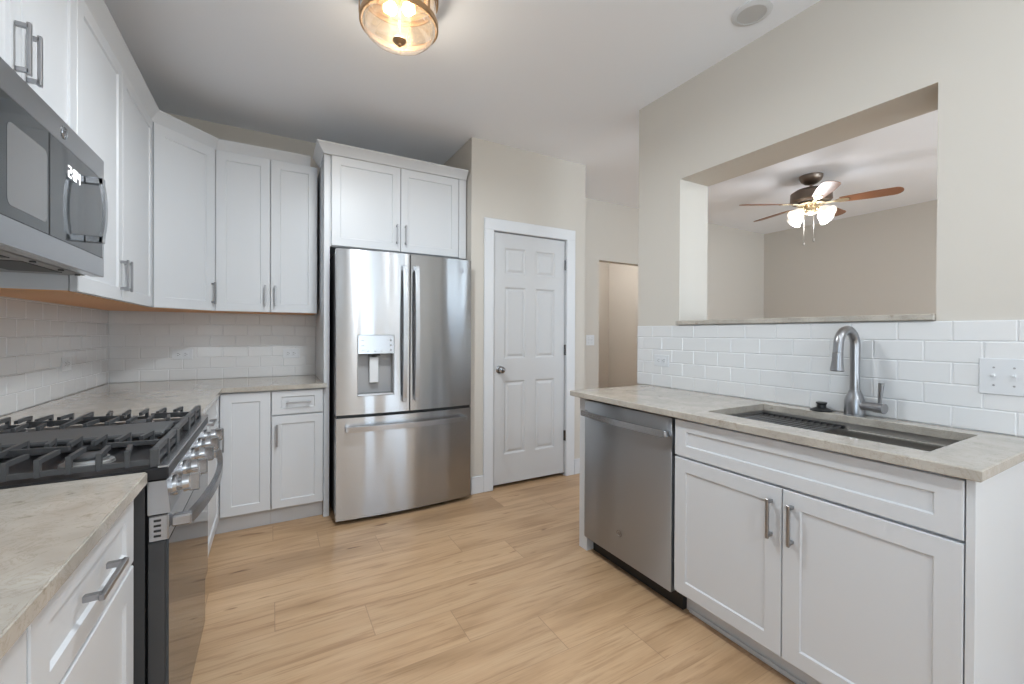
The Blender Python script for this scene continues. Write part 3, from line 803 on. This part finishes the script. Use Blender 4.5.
# oven door
m = MB(); m.box(-0.262, -0.2215, RY0+0.003, RY1-0.003, 0.722, 0.786, 0.003)
od = m.build('oven_door', STEELM, t, smooth=False)
m = MB(); m.box(-0.262, -0.228, RY0+0.003, RY1-0.003, 0.288, 0.7215, 0.002); m.build('door_frame', DARKG, od, smooth=False)
m = MB(); m.box(-0.2278, -0.2215, RY0+0.004, RY1-0.004, 0.288, 0.7215, 0.001); m.build('oven_glass', BGLASS, od, 'dark mirror-like oven door glass', smooth=False)
m = MB()
for k in range(4): m.box(-0.2505, -0.2365, RY0+0.0022, RY0+0.0032, 0.734+k*0.0125, 0.739+k*0.0125)
m.build('vent_slots', BLACK, od, smooth=False)
m = MB()
m.sweep(bow((-0.186, RY0+0.035, 0.757), (-0.186, RY1-0.035, 0.757), (1, 0, 0), 0.030, 20), hsec(0.008, 0.013), (0, 0, 1))
hh_ = m.build('handle', KNOBM, od)
for yy in (RY0+0.040, RY1-0.040): MB().box(-0.2214, -0.179, yy-0.015, yy+0.015, 0.744, 0.771, 0.004).build('handle_bracket', STEELM, hh_ if False else od)
m = MB(); m.box(-0.262, -0.230, RY0+0.003, RY1-0.003, 0.085, 0.282, 0.003); m.build('storage_drawer', BGLASS, t, smooth=False)
MB().box(-0.35, -0.300, RY0+0.02, RY1-0.02, 0.0, 0.06).build('toe_kick', BLACK, t, smooth=False)
# burners
def burner(x, y, r):
    m = MB(); m.lathe([(0, 0), (r*1.25, 0), (r*1.2, 0.006), (r, 0.008), (r*0.98, 0.014), (0, 0.014)], (x, y, 0.902), seg=28)
    b = m.build('burner', ALU, ck, 'pale aluminium burner base')
    m = MB(); m.lathe([(0, 0), (r*0.85, 0), (r*0.85, 0.006), (r*0.7, 0.009), (0, 0.009)], (x, y, 0.9165), seg=28); m.build('burner_cap', IRON, b)
for yy in (RY0+0.135, RY1-0.135):
    burner(-0.405, yy, 0.042); burner(-0.712, yy, 0.034)
burner(-0.56, (RY0+RY1)/2, 0.028)
# grates
def bar(m, p, q, wdt=0.010, h=0.014):
    p, q = Vector(p), Vector(q); d = (q-p); L = d.length; d.normalize()
    s_ = Vector((-d.y, d.x, 0)).normalized() if abs(d.z) < 0.99 else Vector((1, 0, 0))
    upz = d.cross(s_); 
    if upz.z < 0: upz = -upz
    V = []
    for e in (p, q):
        for a, b in ((-1, 0), (1, 0), (1, 1), (-1, 1)):
            V.append(e+s_*a*wdt/2+upz*(b-1)*h)
    m._add(V, [(0, 1, 2, 3), (4, 5, 6, 7), (0, 1, 5, 4), (1, 2, 6, 5), (2, 3, 7, 6), (3, 0, 4, 7)])
GX0, GX1 = -0.865, -0.252
GT, GL = 0.949, 0.922
def grate(ya, yb, near):
    m = MB(); s = 1 if near else -1
    yo, yi = (ya, yb) if near else (yb, ya)     # outer side, inner (towards the griddle)
    bar(m, (GX0, yo, GL), (GX1, yo, GL), 0.010, 0.012); bar(m, (GX0, yi, GL), (GX1, yi, GL), 0.010, 0.012)
    for x in (GX0, GX1): bar(m, (x, ya, GT), (x, yb, GT), 0.012, 0.013); bar(m, (x, ya, GL), (x, yb, GL), 0.010, 0.010)
    for x in (GX0, GX1):
        for y in (ya, (ya+yb)/2, yb): m.box(x-0.009, x+0.009, y-0.009, y+0.009, 0.9025, GT-0.001, 0.002)
    ym = (ya+yb)/2; NF = 12
    def post(x, y): m.box(x-0.005, x+0.005, y-0.0065, y+0.0065, GL-0.014, GT, 0.001)
    for k in range(1, NF):
        x = GX0+(GX1-GX0)*k/NF
        post(x, yo); post(x, yi)
        q = k % 6
        if q == 0: bar(m, (x, yo, GT), (x, yi, GT), 0.009, 0.011)
        elif q == 3: bar(m, (x, yo, GT), (x, ym-s*0.030, GT), 0.009, 0.011); bar(m, (x, yi, GT), (x, ym+s*0.030, GT), 0.009, 0.011)
        else:
            cx = GX0+(GX1-GX0)*(3 if k < 6 else 9)/NF
            tx = cx+(x-cx)*0.90
            dd_ = 0.088 if q in (2, 4) else 0.070
            bar(m, (x, yo, GT), (tx, yo+s*dd_, GT), 0.009, 0.011); bar(m, (x, yi, GT), (tx, yi-s*dd_, GT), 0.009, 0.011)
    for cx in (GX0+(GX1-GX0)*3/NF, GX0+(GX1-GX0)*9/NF):
        for e in (-1, 1):
            bar(m, (cx+e*0.145, ym-e*0.020, GT-0.001), (cx+e*0.035, ym, GT-0.001), 0.009, 0.010)
    return m
g1 = grate(RY0+0.022, RY0+0.262, True).build('grate', IRON, ck, 'black cast-iron grate', smooth=False)
g2 = grate(RY1-0.262, RY1-0.022, False).build('grate', IRON, ck, 'black cast-iron grate', smooth=False)
ya, yb = RY0+0.278, RY1-0.278
m = MB(); m.box(GX0-0.004, GX1-0.03, ya, yb, 0.926, 0.940, 0.004)
for x in (GX0+0.02, GX1-0.05):
    for y in (ya+0.012, yb-0.012): m.box(x-0.008, x+0.008, y-0.008, y+0.008, 0.9025, 0.927)
gr = m.build('griddle', GRIDDLE, ck, 'flat dark griddle plate')
m = MB(); bar(m, (GX1, ya, GT), (GX1, yb, GT), 0.012, 0.013)
for y in (ya, yb): m.box(GX1-0.009, GX1+0.009, y-0.008, y+0.008, 0.9025, GT, 0.002)
for y in (ya+0.03, yb-0.03): bar(m, (GX1-0.03, y, 0.940), (GX1, y, GT-0.004), 0.008, 0.010)
m.build('griddle_rest', IRON, gr, smooth=False)

# ================================================================= MICROWAVE
MY0, MY1, MZ0, MZ1 = 1.272, 2.027, 1.427, 1.838
MF = -0.520
t = thing('microwave', (-0.72, (MY0+MY1)/2, MZ0), 'stainless steel over-the-range microwave with black glass front', 'microwave')
m = MB(); pr = [(XL+0.003, MZ0), (-0.556, MZ0), (-0.556, MZ1), (XL+0.003, MZ1)]
m.box(XL+0.003, -0.556, MY0, MY1, MZ0+0.006, MZ1); m.build('body', DARKG, t, smooth=False)
m = MB(); m.box(-0.5555, MF, MY0, MY1, 1.768, MZ1, 0.002); m.build('top_trim', STEELM, t, smooth=False)
m = MB(); m.box(-0.5555, MF, MY0, MY1, MZ0, 1.4935, 0.002); m.build('bottom_trim', STEELM, t, smooth=False)
m = MB(); m.box(-0.5555, MF-0.001, MY0, MY1, 1.494, 1.7675)
mg = m.build('glass_front', BGLASS, t, 'black glass door and control area', smooth=False)
m = MB(); m.box(-0.552, MF, MY1-0.016, MY1, 1.494, 1.7675, 0.002); m.build('side_trim', STEELM, t, smooth=False)
m = MB(); m.box(MF-0.0008, MF+0.0002, 1.604, 1.607, 1.494, 1.767); m.build('door_gap', BLACK, mg, smooth=False)
# window area behind the glass: slightly lighter, rounded corners
WMAT = principled('microwave_window', (0.15, 0.15, 0.155), 0.15, 0.0, **{'Specular IOR Level': 0.9})
def rrect(a0, a1, b0, b1, r, n=6):
    P = []
    for cx, cy, st in ((a1-r, b1-r, 0), (a0+r, b1-r, 1), (a0+r, b0+r, 2), (a1-r, b0+r, 3)):
        for i in range(n+1):
            a = PI/2*(st+i/n); P.append((cx+r*math.cos(a), cy+r*math.sin(a)))
    return P
P = rrect(1.395, 1.590, 1.522, 1.712, 0.018)
m = MB(); MM = Matrix(((0, 0, 1, 0), (1, 0, 0, 0), (0, 1, 0, 0), (0, 0, 0, 1)))
m.prism(P, MF-0.0009, MF-0.0004, MM); m.build('door_window', WMAT, mg, smooth=False)
# clock digits 2:04, seven-segment strokes
segs = {'2': 'abged', '0': 'abcdef', '4': 'fgbc'}
def digit(m, ch, y, z, w=0.021, h=0.034, s=0.0042):
    # viewed from +x looking to -x, +y runs to the left..right: far side (+y) is image right
    R = {'a': (0, w, h-s, h), 'd': (0, w, 0, s), 'g': (0, w, h/2-s/2, h/2+s/2), 'f': (0, s, h/2, h), 'b': (w-s, w, h/2, h), 'e': (0, s, 0, h/2), 'c': (w-s, w, 0, h/2)}
    for k in segs[ch]:
        a, b, c_, d_ = R[k]; m.box(MF-0.0009, MF+0.0004, y+a, y+b, z+c_, z+d_)
m = MB(); digit(m, '2', 1.726, 1.688); digit(m, '0', 1.763, 1.688); digit(m, '4', 1.791, 1.688)
m.box(MF-0.0009, MF+0.0004, 1.753, 1.756, 1.696, 1.701).box(MF-0.0009, MF+0.0004, 1.753, 1.756, 1.710, 1.715)
m.build('clock_digits', DIGIT, mg, 'glowing white clock digits', smooth=False)
m = MB(); zt, zb = 1.730, 1.522; yh = 1.862
N = 14; sp_ = [Vector((MF+0.040+0.009*(1-(2*i/N-1)**2), yh, zb+(zt-zb)*i/N)) for i in range(N+1)]
for k in range(N):
    a, b = sp_[k], sp_[k+1]; hw = 0.011
    m._add([(a.x, a.y-hw, a.z), (a.x, a.y+hw, a.z), (a.x-0.009, a.y+hw, a.z), (a.x-0.009, a.y-hw, a.z),
            (b.x, b.y-hw, b.z), (b.x, b.y+hw, b.z), (b.x-0.009, b.y+hw, b.z), (b.x-0.009, b.y-hw, b.z)],
           [(0, 1, 5, 4), (1, 2, 6, 5), (2, 3, 7, 6), (3, 0, 4, 7)]+([(0, 1, 2, 3)] if k == 0 else [])+([(4, 5, 6, 7)] if k == N-1 else []))
for zc in (zb+0.010, zt-0.010): m.box(MF-0.0008, MF+0.043, yh-0.011, yh+0.011, zc-0.011, zc+0.011, 0.002)
m.build('handle', CHROME, mg, 'curved bright metal handle')
tt = [o for o in t.children if o.name.startswith('top_trim')][0]
ge_badge(tt, frame((MF+0.0008, 1.695, 1.803), (0, 1, 0), (1, 0, 0)), 0.017)
m = MB(); m.box(XL+0.02, -0.566, MY0+0.01, MY1-0.01, MZ0+0.001, MZ0+0.0055); m.build('underside', GREYP, t, smooth=False)
for a, b in ((1.36, 1.62), (1.68, 1.94)): MB().box(-0.72, -0.60, a, b, MZ0-0.001, MZ0+0.001).build('vent_filter', DARKG, t, smooth=False)
for y in (1.45, 1.67, 1.85, 1.98): MB().cyl((-0.575, y, MZ0+0.001), (-0.575, y, MZ0-0.003), 0.007, seg=12).build('screw', BLACK, t)

# ================================================================= SINK, RACK, FAUCET
t = thing('sink', (1.84, 0.83, 0.66), 'undermount stainless sink set in the peninsula countertop', 'sink')
m = MB(); a0, a1, b0, b1 = SX0-0.012, SX1+0.012, SY0-0.012, SY1+0.012; zt, zb = PZ-0.031, 0.665; th = 0.003
lg = 0.0
m.box(a0-0.02, a0, b0-0.02, b1+0.02, zt-0.002, zt).box(a1, a1+0.02, b0-0.02, b1+0.02, zt-0.002, zt).box(a0, a1, b0-0.02, b0, zt-0.002, zt).box(a0, a1, b1, b1+0.02, zt-0.002, zt)
m.box(a0, a0+th, b0, b1, zb, zt).box(a1-th, a1, b0, b1, zb, zt).box(a0, a1, b0, b0+th, zb, zt).box(a0, a1, b1-th, b1, zb, zt).box(a0, a1, b0, b1, zb-th, zb)
m.box(a0+th, a0+0.020, b0+th, b1-th, 0.842, 0.848).box(a1-0.020, a1-th, b0+th, b1-th, 0.842, 0.848)   # accessory ledge
bs = m.build('basin', SINKM, t, smooth=False)
m = MB(); m.lathe([(0, 0), (0.045, 0), (0.045, 0.003), (0.03, 0.004), (0.028, 0.001), (0, 0.001)], (1.90, 0.83, zb+0.0005)); m.build('drain', CHROME, t)
t = thing('drying_rack', (1.84, 0.97, 0.85), 'roll-up metal bar drying rack resting over the far half of the sink', 'rack')
m = MB(); zr = 0.857
for k in range(14):
    yy = 1.185-k*0.0245
    MB().cyl((a0+0.006, yy, zr), (a1-0.006, yy, zr), 0.0042, seg=8).build('bar', KNOBM, t)
for q in (a0+0.004, a1-0.018): MB().box(q, q+0.014, 0.858, 1.192, zr-0.008, zr+0.006, 0.002).build('side_strip', BLACK, t, 'black rubber side strip')

FX, FY = 2.092, 0.838
t = thing('faucet', (FX, FY, PZ), 'brushed steel gooseneck pull-down kitchen faucet with a side lever', 'faucet')
m = MB(); m.lathe([(0, 0), (0.037, 0), (0.037, 0.004), (0.0355, 0.006), (0.0345, 0.055), (0.030, 0.075), (0.0205, 0.100), (0.0205, 0.104), (0, 0.104)], (FX, FY, PZ), seg=32)
m.build('base', FAUCM, t)
m = MB(); sd = Vector((-0.95, 0.10, 0)).normalized()   # spout swung over the basin, towards the far half
c0 = Vector((FX, FY, 0)); zA = PZ+0.288; Rr = 0.056
pts = [c0+Vector((0, 0, PZ+0.095)), c0+Vector((0, 0, PZ+0.19)), c0+Vector((0, 0, zA))]
for i in range(1, 13):
    a = PI*i/12; pts.append(c0+sd*(Rr-Rr*math.cos(a))+Vector((0, 0, zA+Rr*1.12*math.sin(a))))
e = c0+sd*(2*Rr+0.004)+Vector((0, 0, zA-0.03)); pts.append(e)
m.tube(pts, 0.0175, 20); m.build('spout', FAUCM, t)
m = MB(); d = (sd*0.06+Vector((0, 0, -1))).normalized()
m.tube([e, e+d*0.004, e+d*0.03, e+d*0.070, e+d*0.074], [0.0180, 0.0185, 0.0190, 0.0240, 0.0215], 20); m.build('spray_head', FAUCM, t)
hd = Vector((-0.25, -0.97, 0)).normalized()
m = MB(); hz = PZ+0.045; A = Vector((FX, FY, hz))
m.cyl(A+hd*0.026, A+hd*0.076, 0.0175, seg=20); m.cyl(A+hd*0.076, A+hd*0.078, 0.0160, seg=20); m.cyl(A+hd*0.078, A+hd*0.112, 0.0195, seg=20)
hb = m.build('handle_body', FAUCM, t)
B = A+hd*0.094; m = MB(); m.tube([B+Vector((0, 0, 0.016)), B+Vector((0, 0, 0.035))+hd*0.001, B+Vector((0, 0, 0.098))+hd*0.006], [0.0060, 0.0070, 0.0100], 14); m.build('lever', FAUCM, hb)
m = MB(); m.lathe([(0, 0), (0.041, 0), (0.042, 0.004), (0.030, 0.010), (0.018, 0.015), (0.017, 0.027), (0.021, 0.033), (0.020, 0.037), (0, 0.037)], (2.088, 0.958, PZ+0.0003))
o = m.build('sink_stopper', BLACK, None); tag(o, 'black round rubber sink stopper lying on the counter behind the sink', 'stopper')

# ================================================================= OUTLETS AND SWITCHES
def plate(name, M, w, h, label, cat, group, kind):
    """M: frame with origin at plate centre, x along wall, y outward"""
    t = thing(name, M.to_translation(), label, cat, group)
    MB().box(-w/2, w/2, 0, 0.005, -h/2, h/2, 0.0018, M).build('plate', WHITEP, t, smooth=False)
    if kind == 'outlet':
        for sx in (-0.020, 0.020):
            m = MB(); m.box(sx-0.014, sx+0.014, 0.0045, 0.007, -0.017, 0.017, 0.001, M); f = m.build('receptacle', WHITEP, t, smooth=False)
            m = MB(); m.box(sx-0.007, sx+0.001, 0.0068, 0.0074, 0.005, 0.008, 0, M).box(sx-0.007, sx+0.001, 0.0068, 0.0074, -0.008, -0.005, 0, M).box(sx+0.005, sx+0.009, 0.0068, 0.0074, -0.002, 0.002, 0, M)
            m.build('slots', DARKG, f, smooth=False)
    else:
        n = kind
        for k in range(n):
            sx = (k-(n-1)/2)*0.046
            m = MB(); m.box(sx-0.005, sx+0.005, 0.0045, 0.006, -0.012, 0.012, 0, M); f = m.build('toggle_slot', WHITEP, t, smooth=False)
            m = MB(); m.box(sx-0.004, sx+0.004, 0.005, 0.017, 0.000, 0.008, 0.001, M); m.build('toggle', WHITEP, f, smooth=False)
            for sz in (-0.030, 0.030): MB().cyl(M @ Vector((sx, 0.004, sz)), M @ Vector((sx, 0.006, sz)), 0.0032, seg=10).build('screw', GREYP, f)
    return t
yb_ = YB-0.0085
G = 'white power outlets'
plate('power_outlet', frame((-0.545, yb_, 1.080), (1, 0, 0), (0, -1, 0)), 0.116, 0.072, 'white outlet on the back tile wall below the corner cabinet', 'outlet', G, 'outlet')
plate('power_outlet', frame((0.128, yb_, 1.074), (1, 0, 0), (0, -1, 0)), 0.116, 0.072, 'white outlet on the back tile wall next to the refrigerator panel', 'outlet', G, 'outlet')
plate('power_outlet', frame((XL+0.0085, 3.045, 1.068), (0, 1, 0), (1, 0, 0)), 0.116, 0.072, 'white outlet on the left tile wall behind the range', 'outlet', G, 'outlet')
plate('power_outlet', frame((XR-0.0085, 1.872, 1.070), (0, 1, 0), (-1, 0, 0)), 0.116, 0.072, 'white outlet on the peninsula tile wall near its far end', 'outlet', G, 'outlet')
plate('light_switch', frame((XR-0.0085, 0.412, 1.098), (0, 1, 0), (-1, 0, 0)), 0.162, 0.122, 'white multi-toggle switch plate on the tile wall right of the faucet', 'switch', None, 3)
plate('light_switch', frame((3.085, YB, 1.165), (1, 0, 0), (0, -1, 0)), 0.116, 0.116, 'white switch plate on the far beige wall beside the hallway opening', 'switch', None, 2)

# ================================================================= CEILING LIGHT
LX, LY = 0.482, 1.872
t = thing('ceiling_light', (LX, LY, HC), 'bronze and clear glass flush ceiling light, switched on', 'light')
m = MB(); m.lathe([(0, 0), (0.150, 0), (0.152, -0.006), (0.145, -0.022), (0.05, -0.028), (0, -0.028)], (LX, LY, HC), seg=48); m.build('canopy', LIGHTM, t)
MB().cyl((LX, LY, 2.7068), (LX, LY, 2.7055), 0.148, seg=48).build('reflector_plate', principled('gold_plate', (0.95, 0.72, 0.45), 0.35, 0.8), t)  # gold reflector added so the shade glows warm
def band(z0, z1, r0, r1): 
    m = MB(); m.lathe([(r0, z0), (r1, z0), (r1, z1), (r0, z1)], (LX, LY, 0), seg=64, close=True); return m
m = band(2.572, 2.594, 0.160, 0.167); fr = m.build('frame_ring', LIGHTM, t)
m = band(2.688, 2.712, 0.160, 0.167); m.build('frame_ring', LIGHTM, t)
for k in range(3):
    m = MB(); a = math.radians(-60+120*k); u_ = Vector((math.cos(a), math.sin(a), 0)); v_ = Vector((-u_.y, u_.x, 0))
    Mx = Matrix(((v_.x, u_.x, 0, LX), (v_.y, u_.y, 0, LY), (0, 0, 1, 0), (0, 0, 0, 1)))
    m.box(-0.006, 0.006, 0.167, 0.170, 2.575, 2.71, 0, Mx).build('strap', LIGHTM, t)
m = MB(); m.lathe([(0.157, 2.705), (0.157, 2.580), (0.154, 2.560), (0.146, 2.543), (0.132, 2.530), (0.112, 2.523), (0.06, 2.520), (0.004, 2.520)], (LX, LY, 0), seg=64)
gb = m.bm
m.build('glass_shade', LAMPGLASS, t, 'clear glass drum shade')
m = MB(); m.cyl((LX, LY, 2.71), (LX, LY, 2.515), 0.004, seg=10)
m.lathe([(0, 2.519), (0.026, 2.517), (0.030, 2.510), (0.022, 2.500), (0.010, 2.494), (0.009, 2.488), (0, 2.483)], (LX, LY, 0), seg=24); m.build('finial', LIGHTM, t)
m = MB()
for s_ in (-1, 1):
    m.cyl((LX+s_*0.060, LY-s_*0.030, 2.650), (LX+s_*0.098, LY-s_*0.049, 2.650), 0.015, seg=16); m.box(LX+s_*0.085-0.006, LX+s_*0.085+0.006, LY-s_*0.0425-0.006, LY-s_*0.0425+0.006, 2.64, 2.71)
m.build('lamp_holder', LIGHTM, t)
for s_ in (-1, 1):
    c_ = Vector((LX+s_*0.034, LY-s_*0.017, 2.650)); dv_ = Vector((-s_*0.9, s_*0.44, 0)).normalized()
    m = MB(); m.tube([c_-dv_*0.031, c_-dv_*0.015, c_, c_+dv_*0.014, c_+dv_*0.024, c_+dv_*0.027], [0.012, 0.020, 0.027, 0.024, 0.012, 0.002], 16)
    m.build('bulb', BULB, t, 'glowing warm bulb')
def point(name, loc, p, col, r=0.03):
    l = bpy.data.lights.new(name, 'POINT'); l.energy = p; l.color = col; l.shadow_soft_size = r
    o = bpy.data.objects.new(name, l); C.objects.link(o); o.location = loc; o['kind'] = 'helper'; return o
point('lamp_ceiling', (LX, LY, 2.60), 5, (1.0, 0.96, 0.90), 0.05)
l = bpy.data.lights.new('lamp_ceiling_down', 'AREA'); l.shape = 'DISK'; l.size = 0.26; l.energy = 20; l.color = (0.86, 0.94, 1.0)  # extra disk under the ceiling light, added to brighten the kitchen
o = bpy.data.objects.new('lamp_ceiling_down', l); C.objects.link(o); o.location = (LX, LY, 2.478); o['kind'] = 'helper'

# recessed downlight
m = MB(); rx, ry = 1.945, 1.195
m.lathe([(0.060, -0.0005), (0.084, -0.0005), (0.085, -0.004), (0.080, -0.007), (0.062, -0.010)], (rx, ry, HC), seg=48, close=True)
t = thing('downlight', (rx, ry, HC), 'round white recessed downlight in the ceiling near the pass-through wall, off', 'light')
m.build('trim_ring', WHITEP, t)
m = MB(); m.lathe([(0.061, -0.008), (0.052, -0.003), (0, -0.002)], (rx, ry, HC), seg=48); m.build('lens', principled('downlight_lens', (0.52, 0.52, 0.52), 0.5), t, 'grey unlit lens')

# ================================================================= CEILING FAN
QX, QY = 4.43, 2.135
t = thing('ceiling_fan', (QX, QY, HC), 'brown five-blade ceiling fan with lit glass shades, in the next room', 'fan')
m = MB(); m.lathe([(0, 0), (0.095, 0), (0.094, -0.020), (0.080, -0.050), (0.050, -0.075), (0.020, -0.085), (0, -0.085)], (QX, QY, HC)); m.build('canopy', BRONZE, t)
m = MB(); m.cyl((QX, QY, HC-0.08), (QX, QY, 2.60), 0.013); m.lathe([(0, 0), (0.03, 0), (0.03, -0.02), (0, -0.02)], (QX, QY, 2.632)); m.build('downrod', BRONZE, t)
m = MB(); m.lathe([(0, 2.618), (0.06, 2.616), (0.13, 2.600), (0.165, 2.575), (0.168, 2.500), (0.150, 2.482), (0.09, 2.476), (0, 2.476)], (QX, QY, 0), seg=40); m.build('motor_housing', BRONZE, t)
m = MB(); m.lathe([(0, 2.475), (0.11, 2.474), (0.115, 2.462), (0.07, 2.452), (0.055, 2.43), (0.060, 2.40), (0.045, 2.378), (0.02, 2.365), (0, 2.362)], (QX, QY, 0), seg=32); lk_ = m.build('light_kit', FBRASS, t)
for k in range(5):
    a = math.radians(3+72*k)
    R = Matrix.Translation((QX, QY, 2.470)) @ Matrix.Rotation(a, 4, 'Z') @ Matrix.Rotation(math.radians(-12), 4, 'X')
    m = MB(); n = 12; pts = []
    L0, L1 = 0.215, 0.650
    def wd(s):
        return 0.046+0.020*min(1, s/0.6)
    top = []; bot = []
    for i in range(n+1):
        s_ = i/n; x_ = L0+(L1-0.06-L0)*s_; top.append((x_, wd(s_))); bot.append((x_, -wd(s_)))
    tip = [(L1-0.06+0.06*math.sin(PI*j/10), 0.066*math.cos(PI*j/10)) for j in range(1, 10)]
    m.prism(top+tip+bot[::-1], -0.003, 0.003, R)
    bl = m.build('blade', FWOOD, t, smooth=False)
    m = MB(); m.prism([(0.10, 0.018), (0.17, 0.012), (0.22, 0.036), (0.275, 0.030), (0.29, 0.0), (0.275, -0.030), (0.22, -0.036), (0.17, -0.012), (0.10, -0.018)], -0.009, -0.0035, R)
    m.build('blade_bracket', FBRASS, bl, smooth=False)
for k in range(4):
    a = math.radians(-17+90*k); u_ = Vector((math.cos(a), math.sin(a), 0))
    p0 = Vector((QX, QY, 2.41))+u_*0.05; ax = (u_*0.80+Vector((0, 0, -0.60))).normalized()
    m = MB(); m.tube([p0, p0+u_*0.025+Vector((0, 0, 0.004)), p0+u_*0.045-Vector((0, 0, 0.008))], 0.008, 8)
    m.lathe([(0, 0), (0.022, 0.002), (0.026, 0.02), (0, 0.02)], M=Matrix.Translation(p0+u_*0.04) @ ax.to_track_quat('Z', 'Y').to_matrix().to_4x4(), seg=16)
    am = m.build('lamp_arm', FBRASS, lk_)
    Mx = Matrix.Translation(p0+u_*0.042+ax*0.015) @ ax.to_track_quat('Z', 'Y').to_matrix().to_4x4()
    m = MB(); m.lathe([(0.022, 0.0), (0.030, 0.012), (0.043, 0.03), (0.050, 0.055), (0.056, 0.085), (0.066, 0.105), (0.063, 0.106), (0.052, 0.085), (0.046, 0.055), (0.038, 0.03), (0.020, 0.004)], M=Mx, seg=28)
    m.build('glass_shade', FROST, am, 'frosted white glowing glass shade')
    q_ = p0+u_*0.042+ax*0.075
for dx_, dy_, zl in ((-0.02, 0.05, 2.09), (0.012, -0.02, 2.115)):
    m = MB(); m.cyl((QX+dx_, QY+dy_, 2.385), (QX+dx_, QY+dy_, zl+0.03), 0.0022, seg=6); m.lathe([(0, zl+0.03), (0.006, zl+0.026), (0.009, zl+0.010), (0.006, zl), (0, zl)], (QX+dx_, QY+dy_, 0), seg=10)
    m.build('pull_chain', CHAIN, lk_)
point('lamp_fan', (QX, QY, 2.28), 8, (0.96, 0.97, 1.0), 0.10)

# lit downlights out of view, added to brighten the kitchen and den
def downlight(x, y, label, p, col=(0.86, 0.94, 1.0)):
    t = thing('downlight', (x, y, HC), label, 'light')
    m = MB(); m.lathe([(0.070, -0.0005), (0.095, -0.0005), (0.097, -0.004), (0.090, -0.007), (0.072, -0.009)], (x, y, HC), seg=32, close=True); m.build('trim_ring', WHITEP, t)
    m = MB(); m.lathe([(0.070, -0.006), (0, -0.006)], (x, y, HC), seg=32); m.build('lens', emit('downlight_glow', col, 8), t, smooth=False)
    l = bpy.data.lights.new('lamp_downlight', 'AREA'); l.shape = 'DISK'; l.size = 0.14; l.energy = p; l.color = col
    o = bpy.data.objects.new('lamp_downlight', l); C.objects.link(o); o.location = (x, y, HC-0.012); o['kind'] = 'helper'
DLP = (3, 20, 3, 36)
downlight(0.3, -0.4, 'lit recessed downlight just behind the camera', DLP[0])
downlight(1.5, -0.4, 'lit recessed downlight behind the camera near the pass-through wall', DLP[0])
downlight(0.3, -2.0, 'lit recessed downlight by the rear window, left side', DLP[1])
downlight(1.8, -2.0, 'lit recessed downlight by the rear window, right side', DLP[1])
downlight(0.75, 0.55, 'lit recessed downlight between the range and the sink', DLP[2])
downlight(4.4, -0.6, 'lit recessed downlight in the next room on the rear side of the fan', DLP[3])

t = thing('hallway_lamp', (3.6, 4.45, HC), 'round white dome lamp on the ceiling of the hallway', 'light')  # invented lamp, brightens the view through the hallway opening
m = MB(); m.lathe([(0, 0), (0.15, 0), (0.15, -0.02), (0.12, -0.07), (0.06, -0.095), (0, -0.10)], (3.6, 4.45, HC), seg=32); m.build('dome', frosted('dome_glow', (1, 0.95, 0.9), 1.0), t)
point('lamp_hallway', (3.6, 4.45, 2.45), 19, (0.98, 0.95, 0.92), 0.1)
